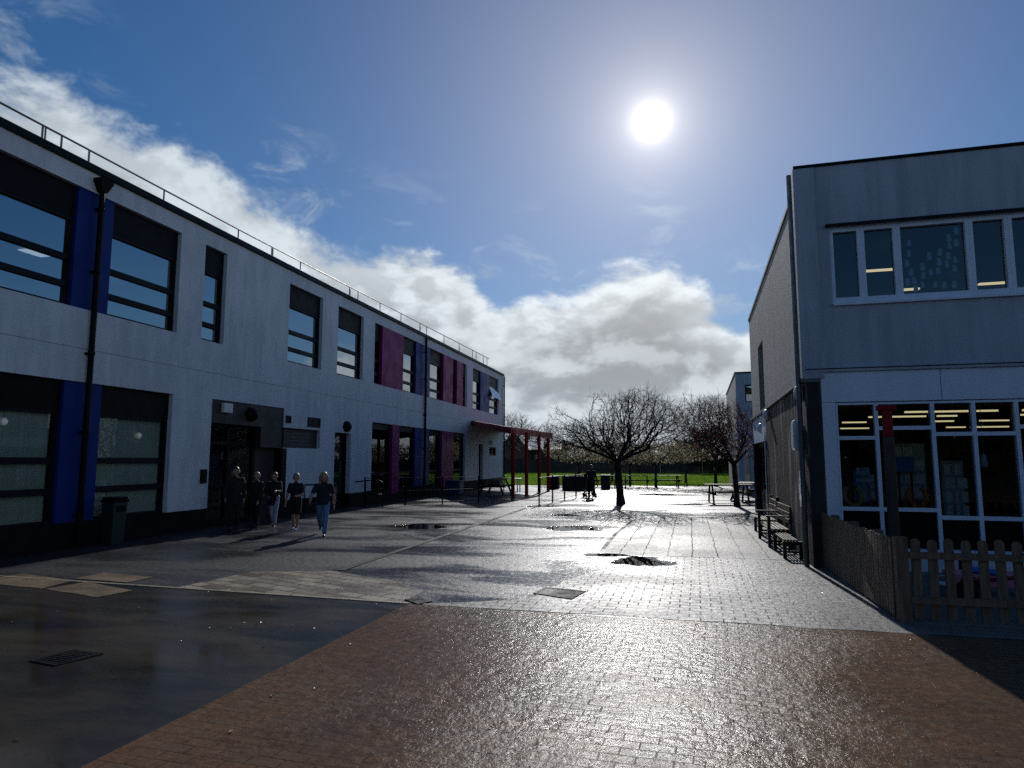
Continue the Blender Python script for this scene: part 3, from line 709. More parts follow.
MB(ML).box((14.36, 0.001, 1.12), (14.56, 0.06, 1.46)).build('entry_intercom', M['black_metal'], LB, bevel=0.01)
def downpipe(s_, ztop, hopper):
    p = MB(ML); p.tube((s_, 0.09, 0.05), (s_, 0.09, ztop), 0.055, n=12)
    for zb in (0.6, 2.2, 3.75, 5.4, 6.7): p.lathe([(0.056, zb), (0.07, zb + .005), (0.07, zb + .06), (0.056, zb + .065)], (s_, 0.09, 0), 12); p.box((s_ - .08, 0.001, zb + .01), (s_ + .08, 0.05, zb + .05))
    o = p.build('downpipe', M['black_metal'], LB)
    if hopper: MB(ML).box((s_ - .16, .001, ztop - .02), (s_ + .16, .2, ztop + .05)).add([(s_ - .15, .01, ztop - .02), (s_ + .15, .01, ztop - .02), (s_ + .15, .19, ztop - .02), (s_ - .15, .19, ztop - .02), (s_ - .07, .02, ztop - .2), (s_ + .07, .02, ztop - .2), (s_ + .07, .15, ztop - .2), (s_ - .07, .15, ztop - .2)], [(0, 1, 2, 3), (7, 6, 5, 4), (0, 4, 5, 1), (1, 5, 6, 2), (2, 6, 7, 3), (3, 7, 4, 0)]).build('hopper', M['black_metal'], o)
downpipe(10.89, 7.30, True); downpipe(29.58, 7.42, False); downpipe(44.9, 7.42, False)
# roof guard rail: tubes, posts, closed bays
gr = MB(ML); yr = -0.22; zt, zb = 7.99, 7.602
gr.path([(-12, yr, zt)] + [(s_, yr, zt + 0.010 * max(0, s_ - 16)) for s_ in np.arange(-10, 42.5, 2.0)], 0.021, 6)
for s_ in (8.2, 9.75, 10.16, 10.8, 12.9, 15.7, 17.3, 18.9, 22.3, 23.0, 25.0, 27.2, 29.5, 30.4, 33.0, 35.6, 38.2, 39.0, 40.6, 41.5): gr.tube((s_, yr, zb), (s_, yr, zt + 0.010 * max(0, s_ - 16)), 0.019, n=6)
for s_ in (9.75, 17.3, 22.3, 29.5, 35.6, 40.6):
    gr.tube((s_ + .06, yr, zt - .02), (s_ + .06, yr, zb), 0.016, n=6); gr.tube((s_, yr, zb + .02), (s_ - .1, yr - 1.0, zb + .02), 0.016, n=6)
gr.build('roof_guardrail', M['galv'], LB)
# rooms behind the glass
MB(ML).box((12.55, -3.95, 6.70), (13.15, -3.35, 6.712)).build('ceiling_light', M['led'], LB)
MB(ML).box((-11.6, -4.9, 6.74), (44.6, -0.36, 6.78)).build('room_ceiling', M['room_pale'], LB)
for i, (s_, z_) in enumerate([(9.45, 2.36), (12.55, 2.22)]):
    g = thing('pendant_lamp', ['white globe lamp behind the far left ground floor window', 'white globe lamp behind the ground floor window right of the drainpipe'][i], 'lamp', (XL - 0.20, s_, z_ - .07), 'globe lamps behind the ground floor windows')
    MB(ML).lathe([(0.005, -0.07), (0.045, -0.055), (0.066, -0.02), (0.07, 0.0), (0.066, 0.02), (0.045, 0.055), (0.015, 0.075)], (s_, -0.205, z_), 14).build('globe', M['bulb'], g, smooth=True)
    MB(ML).tube((s_, -0.205, z_ + .07), (s_, -0.205, 3.2), 0.004, n=5).build('cord', M['black_metal'], g)

# ------------------------------------------------------------------ red canopy
CA = thing('entrance_canopy', 'red canopy on red posts beside the far end of the white building', 'canopy', (-8.5, 37, 0))
out = [(-6.95, 29.3, 3.12), (-6.35, 36.5, 3.12), (-11.17, 44.6, 3.92), (-11.17, 37.45, 3.92)]
MB().slab(out, 0.05).build('roof_sheet', M['red'], CA)
fa = MB()
for i in range(len(out)):
    a, b = Vector(out[i]), Vector(out[(i + 1) % len(out)])
    if i == 2: continue
    fa.bar(a - Vector((0, 0, .13)), b - Vector((0, 0, .13)), 0.08, 0.30)
fa.build('fascia', M['red'], CA)
ra = MB()
for k in np.linspace(0.12, 0.9, 6):
    a = Vector(out[0]).lerp(Vector(out[1]), k); b = Vector(out[3]).lerp(Vector(out[2]), k)
    ra.bar(a - Vector((0, 0, .13)), b - Vector((0, 0, .13)), 0.05, 0.14)
ra.build('rafters', M['red'], CA)
for px, py in [(-6.92, 29.6), (-6.72, 31.6), (-6.55, 33.9), (-6.44, 35.9)]:
    p = MB(); p.tube((px, py, 0.0), (px, py, 3.0), 0.085, n=12).lathe([(0.16, 0.0), (0.16, 0.02), (0.09, 0.03)], (px, py, 0.001), 12); p.build('post', M['red'], CA)

# ------------------------------------------------------------------ right building
aR = R(2.305)
A0 = Vector((2.151, 11.655, 0)); Sd = Vector((math.sin(aR), math.cos(aR), 0)); Fd = Vector((math.cos(aR), -math.sin(aR), 0))
MF = basis(Fd, -Sd, (0, 0, 1), A0)          # front: (u, out, z)
MS = basis(Sd, -Fd, (0, 0, 1), A0)          # side: (s along, out, z)
RB = thing('classroom_block', 'grey concrete two storey block with timber clad side on the right', 'building', A0)
UF = 9.0
hole_wall(MB(MF), 0.02, UF, 3.2, 6.56, [(0.48, 6.9, 4.2, 5.5)], 0.3).build('wall', M['concrete'], RB)
MB(MF).box((-0.03, -0.36, 6.562), (UF + .03, 0.04, 6.605)).build('roof_coping', M['grey_metal'], RB, bevel=0.01)
MB(MF).box((0.015, -0.30, 3.10), (UF, 0.03, 3.198)).build('drip_ledge', M['concrete'], RB, bevel=0.012)
MB(MF).box((0.016, 0.031, 3.145), (UF, 0.036, 3.16)).build('ledge_shadow_gap', M['black_metal'], RB)
# upper side wall in vertical ribs
sw = MB(MS)
rr = random.Random(2)
s = 0.30
while s < 11.25:
    wdt = min(0.15, 11.25 - s)
    if not (6.9 < s + wdt / 2 < 8.35):
        sw.box((s, -0.25, 3.02), (s + wdt - 0.03, 0.0, 6.2)).box((s + wdt - 0.03, -0.25, 3.02), (s + wdt, -0.022, 6.2))
    else: sw.box((s, -0.25, 4.85), (s + wdt - 0.03, 0.0, 6.2)).box((s + wdt - 0.03, -0.25, 4.85), (s + wdt, -0.022, 6.2))
    s += 0.15
sw.build('ribbed_wall', M['ribbed'], RB)
MB(MS).box((0.30, -0.3, 6.201), (11.3, 0.03, 6.27)).build('roof_coping', M['galv'], RB)
window(RB, MS, 6.95, 8.3, 3.05, 4.84, -0.16, bars=(3.9,), barw=0.05)
MB(MS).box((-0.02, -0.3, 3.0), (0.29, 0.035, 6.56)).build('corner_pilaster', M['concrete'], RB, bevel=0.015)
MB(MS).tube((0.10, 0.085, 0.0), (0.10, 0.085, 6.5), 0.04, n=10).build('downpipe', M['galv'], RB)
# timber cladding: upright boards, some standing proud
cl = MB(MS); s = 0.02
while s < 11.6:
    wd = rr.uniform(0.09, 0.13); pr = rr.choice((0.0, 0.001, 0.002, 0.003)) 
    z0 = 2.86 if 7.0 < s + wd / 2 < 11.4 else 0.02
    if z0 < 1: cl.add([(s, -0.03, z0), (s + wd - .012, -0.03, z0), (s + wd - .012, 0.004 + pr, z0), (s, pr, z0), (s, -0.03, 2.95), (s + wd - .012, -0.03, 2.95), (s + wd - .012, pr + .004, 2.95), (s, pr, 2.95)],
                      [(0, 1, 2, 3), (7, 6, 5, 4), (0, 4, 5, 1), (1, 5, 6, 2), (2, 6, 7, 3), (3, 7, 4, 0)])
    s += wd
cl.build('timber_cladding', M['dark_timber'], RB)
MB(MS).box((0.0, -0.2, 2.951), (11.6, 0.06, 3.012)).build('cladding_flashing', M['galv'], RB)
MB(MS).box((0.0, -0.22, 0.0), (7.0, -0.031, 2.95)).build('wall', M['room'], RB)
MB(MS).box((11.35, -0.22, 0), (11.62, -0.031, 2.95)).build('wall', M['room'], RB)
pn = MB(MS).box((7.0, -0.1, 2.2), (11.35, -0.01, 2.949)).build('door_head_panel', M['white_board'], RB)
dd = MB(MS)
for q in ((7.0, 7.1), (8.0, 8.1), (9.05, 9.15), (10.1, 10.2), (11.25, 11.35)): dd.box((q[0], -0.28, 0), (q[1], -0.15, 2.2))
dd.box((7.1, -0.28, 2.08), (11.25, -0.15, 2.2)).box((7.1, -0.26, 0), (11.25, -0.17, 0.8))
dd = dd.build('door', M['black_metal'], RB)
MB(MS).add([(7.1, -0.21, .8), (11.25, -0.21, .8), (11.25, -0.21, 2.08), (7.1, -0.21, 2.08)], [(0, 1, 2, 3)]).build('pane', M['glass_low'], dd, recalc=False)
MB(MS).box((6.93, 0.03, 0.0), (6.99, 0.05, 2.3)).build('door_trim', M['white_frame'], RB)
for s_, z_ in ((0.24, 2.80), (5.95, 2.80), (7.8, 2.55)):
    b = MB(MS); rs = []
    for r, h in [(0.13, 0.03), (0.14, 0.06), (0.13, 0.09), (0.10, 0.125), (0.05, 0.145), (0.01, 0.15)]: rs.append([(s_ + r * math.cos(t), h, z_ + r * math.sin(t)) for t in [2 * math.pi * j / 16 for j in range(16)]])
    b.rings(rs, 16); b.build('bulkhead_lamp', M['white_plastic'], RB, smooth=True)
hb = MB(MS); rs = []
for h, k in ((0.024, 1.0), (0.14, 1.0), (0.17, 0.85)):
    ring = [(0.50 + k * q[0], h, 2.10 + k * q[1]) for q in [(-.17, -.25), (.17, -.25), (.17, .12), (.13, .21), (.05, .26), (-.05, .26), (-.13, .21), (-.17, .12)]]
    rs.append(ring)
hb.rings(rs, 8); hb.build('alarm_box', M['white_plastic'], RB, bevel=0.008)
ov = MB(MS); rs = []
for h, k in ((0.026, 1.0), (0.05, 1.0), (0.055, 0.9)): rs.append([(0.70 + 0.2 * k * math.cos(t), h, 1.2 + 0.31 * k * math.sin(t)) for t in [2 * math.pi * j / 24 for j in range(24)]])
ov.rings(rs, 24)
tag(ov.build('wall_plaque', M['white_plastic'], RB), 'pale oval plaque on the timber cladding')
# front ground floor: dark timber return, white boards, white framed glazing
MB(MF).box((0.0, -0.28, 0), (0.235, -0.005, 3.098)).build('corner_boarding', M['dark_timber'], RB)
fb = MB(MF)
for a, b in ((0.24, 1.945), (1.955, 3.66), (3.67, 5.4), (5.41, UF)): fb.box((a, -0.15, 2.615), (b, -0.01, 3.098))
fb.build('fascia_board', M['white_board'], RB, bevel=0.004)
MB(MF).box((0.24, -0.16, 0), (0.435, -0.012, 2.61)).build('pilaster_board', M['white_board'], RB)
def curtain_bay(u0, u1, ztr, zb):
    f = MB(MF); t = 0.028
    f.box((u0, -.14, 0.30), (u0 + t, -.02, 2.60)).box((u1 - t, -.14, 0.30), (u1, -.02, 2.60))
    f.box((u0 + t, -.14, 2.565), (u1 - t, -.02, 2.60)).box((u0 + t, -.14, ztr - .03), (u1 - t, -.02, ztr + .03)).box((u0 + t, -.14, zb - .03), (u1 - t, -.02, zb + .03)).box((u0 + t, -.14, 0.30), (u1 - t, -.02, 0.34))
    o = f.build('window', M['white_frame'], RB, bevel=0.003)
    g = MB(MF)
    for z0, z1 in ((zb + .03, ztr - .03), (ztr + .03, 2.565)): g.add([(u0 + t, -.08, z0), (u1 - t, -.08, z0), (u1 - t, -.08, z1), (u0 + t, -.08, z1)], [(0, 1, 2, 3)])
    g.build('pane', M['glass_low'], o, recalc=False)
    MB(MF).box((u0 + t, -.10, 0.341), (u1 - t, -.07, zb - .031)).build('spandrel_panel', M['black_metal'], o)
for q in ((0.44, 1.02, 2.04, 0.93), (1.02, 1.81, 2.19, 0.93), (1.81, 2.365, 2.09, 0.82), (2.365, 2.93, 2.09, 0.82), (2.93, 3.7, 2.19, 0.93), (3.7, 4.3, 2.09, 0.82), (4.3, 4.9, 2.09, 0.82), (4.9, 5.7, 2.19, 0.93)): curtain_bay(*q)
MB(MF).box((0.435, -.2, 0.0), (5.7, -.03, 0.298)).build('base_board', M['white_board'], RB)
MB(MF).box((5.7, -.25, 0.0), (UF, -.03, 2.61)).build('wall', M['white_board'], RB)
# upper windows
def up_bay(u0, u1, z0=4.2, z1=5.5):
    f = MB(MF); t = 0.055
    f.box((u0, -.16, z0 + .02), (u0 + t, -.03, z1)).box((u1 - t, -.16, z0 + .02), (u1, -.03, z1)).box((u0 + t, -.16, z1 - .08), (u1 - t, -.03, z1)).box((u0 + t, -.16, z0 + .02), (u1 - t, -.03, z0 + .12))
    o = f.build('window', M['white_frame'], RB, bevel=0.004)
    MB(MF).add([(u0 + t, -.10, z0 + .12), (u1 - t, -.10, z0 + .12), (u1 - t, -.10, z1 - .08), (u0 + t, -.10, z1 - .08)], [(0, 1, 2, 3)]).build('pane', M['glass_mid'], o, recalc=False)
    MB(MF).box((u0, -.2, z0 - .02), (u1, .05, z0 + .018)).build('sill', M['white_frame'], o)
for q in ((0.485, 0.95), (0.95, 1.475), (1.475, 2.495), (2.495, 3.025), (3.025, 4.05), (4.05, 4.6), (4.6, 5.6), (5.6, 6.895)): up_bay(*q)
MB(MF).box((0.42, -.02, 5.503), (6.96, .07, 5.54)).build('lintel_drip', M['grey_metal'], RB)
# shell of the rooms
sh = MB(MF)
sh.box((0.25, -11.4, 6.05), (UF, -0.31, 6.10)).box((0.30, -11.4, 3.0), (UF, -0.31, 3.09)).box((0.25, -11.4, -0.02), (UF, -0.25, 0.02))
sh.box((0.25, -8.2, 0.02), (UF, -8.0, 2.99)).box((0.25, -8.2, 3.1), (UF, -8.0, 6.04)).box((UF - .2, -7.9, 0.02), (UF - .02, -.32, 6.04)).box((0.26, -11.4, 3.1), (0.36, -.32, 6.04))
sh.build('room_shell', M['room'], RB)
MB(MF).box((0.25, -11.6, 6.11), (UF, -0.31, 6.19)).box((0.3, -11.6, 0), (UF, -11.45, 6.19)).box((UF - .015, -11.4, 0), (UF, -.31, 6.19)).build('roof', M['roof_felt'], RB)
lt = MB(MF)
for dep, z_, segs in [(2.0, 2.545, [(0.35, 0.62), (1.95, 2.36), (2.44, 2.98), (3.1, 3.42), (3.8, 4.4), (5, 6)]), (3.6, 2.555, [(0.55, 0.95), (1.7, 2.75), (2.95, 3.3), (4.4, 5.6)]), (5.2, 2.53, [(1.5, 2.0), (3.3, 3.75), (4.25, 4.8)]), (6.8, 2.46, [(1.75, 2.4), (4.1, 4.5), (4.6, 5.4)])]:
    for a, b in segs: lt.box((a, -dep - .03, z_), (b, -dep + .03, z_ + .03))
lt.build('ceiling_light_tubes', M['tube'], RB)
lu = MB(MF)
for a, b, z_ in ((1.72, 2.32, 5.56), (2.42, 2.70, 5.12), (3.75, 4.25, 5.14), (5.2, 5.8, 5.2)): lu.box((a, -3.35, z_), (b, -3.25, z_ + .03))
lu.build('ceiling_light_tubes', M['tube'], RB)

# paper shapes stuck inside the large upper pane
rp = random.Random(11)
spots = []
tries = 0
while len(spots) < 26 and tries < 4000:
    tries += 1
    u, z = rp.uniform(1.60, 2.36), rp.uniform(4.40, 5.34)
    if z > 4.75 + max(0, (u - 1.75)) * 0.95 and u > 1.68: continue
    if z > 5.2 and u < 2.0: continue
    if any(abs(u - a) < 0.085 and abs(z - b) < 0.125 for a, b in spots) or (2.1 < u < 2.38 and 4.52 < z < 4.68): continue
    spots.append((u, z))
for u, z in spots:
    p = MB(MF); k = rp.uniform(0.85, 1.1); tl = rp.uniform(-.2, .2)
    sh_ = [(-.03, -.055), (.03, -.055), (.034, .0), (.022, .012), (.03, .05), (.012, .06), (-.012, .06), (-.03, .05), (-.022, .012), (-.034, .0)]
    pts = [(u + k * (a * math.cos(tl) - b * math.sin(tl)), z + k * (a * math.sin(tl) + b * math.cos(tl))) for a, b in sh_]
    n = len(pts)
    p.add([(a, -.104, b) for a, b in pts] + [(a, -.1055, b) for a, b in pts], [tuple(range(n)), tuple(range(2 * n - 1, n - 1, -1))] + [(i, (i + 1) % n, n + (i + 1) % n, n + i) for i in range(n)])
    tag(p.build('paper_cutout', M['paper']), 'white paper cut-out stuck inside the large upper window pane', 'paper cutout', 'white paper cut-outs on the upper window')
p = MB(MF); pts = [(2.10, 4.60), (2.16, 4.66), (2.26, 4.65), (2.36, 4.60), (2.36, 4.55), (2.27, 4.52), (2.2, 4.56)]; n = len(pts)
p.add([(a, -.104, b) for a, b in pts] + [(a, -.1055, b) for a, b in pts], [tuple(range(n)), tuple(range(2 * n - 1, n - 1, -1))] + [(i, (i + 1) % n, n + (i + 1) % n, n + i) for i in range(n)])
tag(p.build('paper_cutout', M['paper_brown']), 'brown paper shape among white cut-outs in the upper window', 'paper cutout')

# classroom things seen through the ground floor glass
def shell_chair(u, y, rz, m, label):
    c = thing('classroom_chair', label, 'chair', tuple(MF @ Vector((u, y, 0.02))), 'plastic classroom chairs behind the glass')
    T = Matrix.Translation(MF @ Vector((u, y, 0.02))) @ Matrix.Rotation(rz, 4, 'Z')
    b = MB(T); b.path([(0.17 * math.cos(t), 0.2 + 0.03 * math.sin(t), 1.06 + 0.17 * math.sin(t)) for t in np.linspace(R(-235), R(55), 18)], 0.042, 8); b.tube((-.10, .2, .62), (-.10, .2, .85), .03).tube((.10, .2, .62), (.10, .2, .85), .03)
    b.build('backrest', m, c, smooth=True)
    MB(T).prism([(-.2, -.2), (.2, -.2), (.19, .2), (-.19, .2)], .58, .62).build('seat', m, c, bevel=.015)
    for x_, y_ in ((-.17, -.17), (.17, -.17), (-.17, .18), (.17, .18)): MB(T).tube((x_, y_, .58), (x_ * 1.12, y_ * 1.12, 0), .013).build('leg', M['galv'], c)
shell_chair(0.93, -0.95, 0.5, M['yellow_plastic'], 'pale yellow chair behind the leftmost ground floor pane')
shell_chair(1.90, -0.95, 0.35, M['orange_plastic'], 'orange chair behind the wide ground floor pane')
def board(u0, u1, z0, z1, dep, m, label, sheets=None):
    o = thing('display_board', label, 'display board', tuple(MF @ Vector(((u0 + u1) / 2, -dep, 0.02))))
    MB(MF).box((u0, -dep - .03, z0), (u1, -dep, z1)).build('panel', m, o, bevel=.006)
    for x_ in (u0 + .05, u1 - .05): MB(MF).box((x_ - .02, -dep - .05, 0.02), (x_ + .02, -dep - .031, z1)).build('leg', M['black_metal'], o)
    if sheets: sheets(o, u0, u1, z0, z1, dep)
def grid(o, u0, u1, z0, z1, dep):
    g = MB(MF); q = random.Random(5)
    for i in range(3):
        for j in range(4):
            if q.random() < .25: continue
            a = u0 + .05 + i * (u1 - u0 - .06) / 3; b = z0 + .05 + j * (z1 - z0 - .06) / 4
            g.box((a, -dep, b), (a + .16, -dep + .006, b + .19))
    g.build('pinned_sheets', M['paper'], o)
board(1.80, 2.40, 0.95, 2.0, 2.6, M['teal_board'], 'teal board of pinned sheets behind the wide pane', grid)
board(1.82, 2.13, 1.48, 1.76, 2.3, M['blue_board'], 'small plain blue board in front of the teal one')
board(2.62, 2.98, 0.62, 1.68, 2.5, M['teal_board'], 'tall teal board behind the third ground floor pane', grid)
board(0.95, 1.2, 0.95, 1.5, 1.6, M['blue_board'], 'narrow blue and white board behind the leftmost pane', grid)
hb = MB(MF); hb.capsule((2.62, -.5, 1.62), (2.62, -.5, 1.76), .055, .035); hb.tube((2.62, -.5, 1.76), (2.62, -.5, 2.99), .004, n=5)
tag(hb.build('hanging_ornament', M['white_plastic'], smooth=True), 'small white ornament hanging behind the fourth ground floor pane', 'ornament')

# second block further along, behind the trees
FB = thing('far_block', 'pale flat roofed block behind the bare trees at right', 'building', (7, 40, 0))
MFB = basis(Fd, -Sd, (0, 0, 1), (3.32, 36.0, 0)); MSB = basis(Sd, -Fd, (0, 0, 1), (3.32, 36.0, 0))
hole_wall(MB(MFB), 0, 8, 0, 6.1, [(0.45, 1.3, 4.6, 5.5), (0.3, 0.6, 0.1, 2.6)], .3).build('wall', M['concrete'], FB)
MB(MSB).box((0.31, -.3, 0), (12.0, 0, 6.1)).build('wall', M['ribbed'], FB)
MB(MFB).box((-.03, -12, 6.101), (8, .04, 6.17)).build('roof', M['grey_metal'], FB)
window(FB, MFB, .45, 1.3, 4.6, 5.5, -.12); window(FB, MFB, .3, .6, .1, 2.6, -.12, frame_m=M['white_frame'])

# ------------------------------------------------------------------ fences in front
def picket_run(name, label, x0, y0, x1, y1, n, m, h=0.86, posts=()):
    d = Vector((x1 - x0, y1 - y0, 0)); L = d.length; d.normalize(); nn = Vector((-d.y, d.x, 0))
    F = thing(name, label, 'fence', (x0, y0, 0), 'picket fences by the right building')
    Mx = basis(d, nn, (0, 0, 1), (x0, y0, 0))
    rq = random.Random(n)
    for i in range(n):
        s_ = (i + .5) * L / n; w = 0.045; t = rq.uniform(-.008, .008); hh = h + rq.uniform(-.012, .012)
        pk = MB(Mx); pk.add([(s_ - w, .0, .04), (s_ + w, .0, .04), (s_ + w + t, .0, hh - .03), (s_ + w * .45 + t, 0, hh), (s_ - w * .45 + t, 0, hh), (s_ - w + t, 0, hh - .03)] + [(s_ - w, .02, .04), (s_ + w, .02, .04), (s_ + w + t, .02, hh - .03), (s_ + w * .45 + t, .02, hh), (s_ - w * .45 + t, .02, hh), (s_ - w + t, .02, hh - .03)],
                            [(5, 4, 3, 2, 1, 0), (6, 7, 8, 9, 10, 11)] + [(k, (k + 1) % 6, 6 + (k + 1) % 6, 6 + k) for k in range(6)])
        pk.build('picket', m, F)
    for z_ in (.2, .66): MB(Mx).box((0, -.045, z_), (L, -.002, z_ + .07)).build('rail', m, F)
    for s_ in posts: MB(Mx).box((s_ - .05, -.15, 0), (s_ + .05, -.047, h + .0)).build('post', m, F, bevel=.008)
    return F
picket_run('picket_fence', 'sunlit brown picket fence running from the block corner towards the viewer', 2.30, 8.12, 2.31, 11.62, 34, M['fence_wood'], posts=(0.9, 2.0, 3.1))
picket_run('picket_fence', 'shaded dark picket fence closing the front of the play yard', 2.42, 8.06, 7.6, 8.02, 33, M['fence_wood'], posts=(1.6, 3.4))
MB().box((2.29, 8.0, 0), (2.41, 8.115, 0.88)).build('fence_post', M['fence_wood'])
tag(bpy.data.objects['fence_post'], 'square timber corner post where the two picket fences meet', 'post')
# dark post with red head
P = thing('canopy_post', 'dark upright post with a red bracket head in the play yard', 'post', (3.03, 10.6, 0))
MB().box((2.97, 10.54, 0), (3.09, 10.66, 2.02)).build('shaft', M['dark_post'], P, bevel=.008)
MB().box((2.975, 10.545, 2.022), (3.085, 10.655, 2.40)).box((2.90, 10.54, 2.40), (3.14, 10.66, 2.47)).build('bracket', M['dark_red'], P, bevel=.008)
# yard toys
def trike(x0, y0, rz):
    t = thing('toy_tricycle', 'red toy tricycle with blue seat behind the shaded picket fence', 'tricycle', (x0, y0, 0))
    T = Matrix.Translation((x0, y0, 0)) @ Matrix.Rotation(rz, 4, 'Z')
    MB(T).path([(0, -.32, .5), (0, -.22, .34), (0, .05, .27), (0, .3, .24)], .025).path([(-.2, .3, .14), (0, .3, .24), (.2, .3, .14)], .02).path([(0, -.32, .5), (0, -.36, .15)], .022).build('frame', M['toy_red'], t, smooth=True)
    MB(T).path([(-.2, -.26, .62), (-.08, -.3, .58), (.08, -.3, .58), (.2, -.26, .62)], .016).tube((0, -.3, .58), (0, -.32, .5), .016).build('handlebar', M['rubber'], t)
    MB(T).capsule((0, .04, .36), (0, .2, .37), .1, .12, sc=(1, 1, .4)).build('seat', M['toy_blue'], t, smooth=True)
    for cx, cy, r in ((0, -.36, .16), (-.21, .3, .13), (.21, .3, .13)):
        MB(T).lathe([(r * .55, -.02), (r, -.025), (r, .025), (r * .55, .02)], (cx, cy, r), 18, 'X').build('wheel', M['rubber'], t)
trike(3.75, 9.3, 1.1)
sb = MB().box((3.4, 9.75, .10), (4.75, 10.05, .28)); sb.box((3.4, 9.75, .0), (3.46, 10.05, .1)).box((4.69, 9.75, 0), (4.75, 10.05, .1))
tag(sb.build('toy_box', M['toy_pink'], bevel=.02), 'long low pink plastic trough behind the tricycle', 'toy')
bk = MB(); bk.lathe([(.085, 0), (.11, .2), (.115, .2), (.115, .21), (.1, .21), (.08, .02)], (3.18, 9.35, 0), 18).path([(3.18 + .11 * math.cos(t), 9.35, .2 + .1 * math.sin(t)) for t in np.linspace(0, math.pi, 9)], .006, 6)
tag(bk.build('toy_bucket', M['white_plastic'], smooth=True), 'small pale bucket beside the red tricycle', 'bucket')
lb = thing('low_bench', 'low pale bench along the glazed front inside the play yard', 'bench', (4.0, 10.8, 0))
MB().box((2.75, 10.75, .36), (5.2, 11.05, .41)).build('seat', M['white_board'], lb, bevel=.008)
for x_ in (2.85, 3.95, 5.05): MB().box((x_, 10.8, 0), (x_ + .06, 11.0, .359)).build('leg', M['black_metal'], lb)

# ------------------------------------------------------------------ benches by the timber wall
def slat_bench(y0, y1, x0, x1, seat_z, label, arms=True, back=True, back_h=0.78):
    b = thing('slatted_bench', label, 'bench', ((x0 + x1) / 2, (y0 + y1) / 2, 0), 'wooden benches by the timber wall')
    st = MB(); n = 5
    for i in range(n):
        xa = x0 + .02 + i * (x1 - x0 - .08) / n; st.box((xa, y0, seat_z - .03), (xa + (x1 - x0 - .08) / n - .02, y1, seat_z))
    st.build('seat', M['bench_wood'], b, bevel=.004)
    for y_ in (y0 + .02, y1 - .07):
        MB().box((x0, y_, 0), (x0 + .06, y_ + .05, (seat_z + .22) if arms else seat_z - .031)).build('leg', M['bench_dark'], b)
        MB().box((x1 - .06, y_, 0), (x1, y_ + .05, seat_z - .031 if not back else back_h)).build('leg', M['bench_dark'], b)
        MB().box((x0 + .06, y_ + .01, seat_z - .09), (x1 - .06, y_ + .04, seat_z - .032)).build('side_rail', M['bench_dark'], b)
        MB().box((x0 + .06, y_ + .01, .1), (x1 - .06, y_ + .04, .14)).build('side_rail', M['bench_dark'], b)
        if arms: MB().box((x0 - .02, y_ - .005, seat_z + .221), (x1 - .02, y_ + .055, seat_z + .25)).build('armrest', M['bench_dark'], b, bevel=.005)
    if back:
        bk = MB()
        for k in range(3): bk.box((x1 - .085 + .012 * k, y0, seat_z + .1 + k * .12), (x1 - .061 + .012 * k, y1, seat_z + .19 + k * .12))
        bk.build('backrest', M['bench_wood'], b, bevel=.004)
    return b
slat_bench(14.1, 15.7, 1.80, 2.27, 0.36, 'wooden armchair style bench with dark arms against the timber wall')
slat_bench(12.55, 13.75, 1.84, 2.16, 0.33, 'low slatted bench without arms nearest the picket fence', arms=False, back=False)
slat_bench(16.2, 17.3, 1.9, 2.33, 0.36, 'wooden bench with pale backrest furthest along the timber wall', arms=False, back=True, back_h=.86)

# ------------------------------------------------------------------ litter bin, hand rails, railings, tables
b = thing('litter_bin', 'dark green litter bin standing by the first drainpipe', 'bin', (-10.95, 11.55, 0))
T = Matrix.Translation((-10.95, 11.55, 0)) @ Matrix.Diagonal((.62, .62, 1.0, 1))
MB(T).add([(-.2, -.24, 0), (.2, -.24, 0), (.2, .24, 0), (-.2, .24, 0), (-.25, -.29, .84), (.25, -.29, .84), (.25, .29, .84), (-.25, .29, .84)], [(0, 3, 2, 1), (4, 5, 6, 7), (0, 1, 5, 4), (1, 2, 6, 5), (2, 3, 7, 6), (3, 0, 4, 7)]).build('body', M['bin_green'], b, bevel=.02)
MB(T).box((-.28, -.32, .842), (.28, .32, .90)).box((-.25, -.28, .90), (.25, .28, .95)).build('lid', M['black_metal'], b, bevel=.02)
MB(T).box((.2, -.18, .66), (.262, .18, .78)).build('opening_flap', M['black_metal'], b, bevel=.01)
MB(T).box((-.256, -.296, .6), (.256, .296, .63)).build('rim_band', M['bin_green'], b)
for i, (s_, lab) in enumerate([(18.55, 'black looped hand rail beside the dark entrance recess'), (22.75, 'black looped hand rail beside the narrow glazed door')]):
    h = MB(); h.path([(XL + .03, s_, .9), (XL + .5, s_, .94), (XL + .95, s_, .94), (XL + 1.05, s_, .88), (XL + 1.08, s_, .78), (XL + 1.08, s_, 0)], .024, 8); h.tube((XL + .4, s_, .93), (XL + .4, s_, 0), .022); h.path([(XL + .4, s_, .45), (XL + 1.08, s_, .45)], .018)
    tag(h.build('hand_rail', M['black_metal'], smooth=True), lab, 'hand rail', 'hand rails by the doors')
def railing(label, pts, rails):
    r = thing('railing', label, 'railing', (*pts[0], 0), 'dark railings near the canopy')
    for x_, y_ in pts: MB().tube((x_, y_, 0), (x_, y_, 1.07), .028, n=8).build('post', M['black_metal'], r)
    for a, b_ in zip(pts, pts[1:]):
        m_ = MB()
        for z_ in rails: m_.tube((*a, z_), (*b_, z_), .012, n=6)
        L = (Vector(b_) - Vector(a)).length; k = int(L / .13)
        for i in range(1, k):
            q = Vector(a).lerp(Vector(b_), i / k); m_.tube((q.x, q.y, .12), (q.x, q.y, .98), .005, n=4)
        m_.build('mesh_panel', M['black_metal'], r)
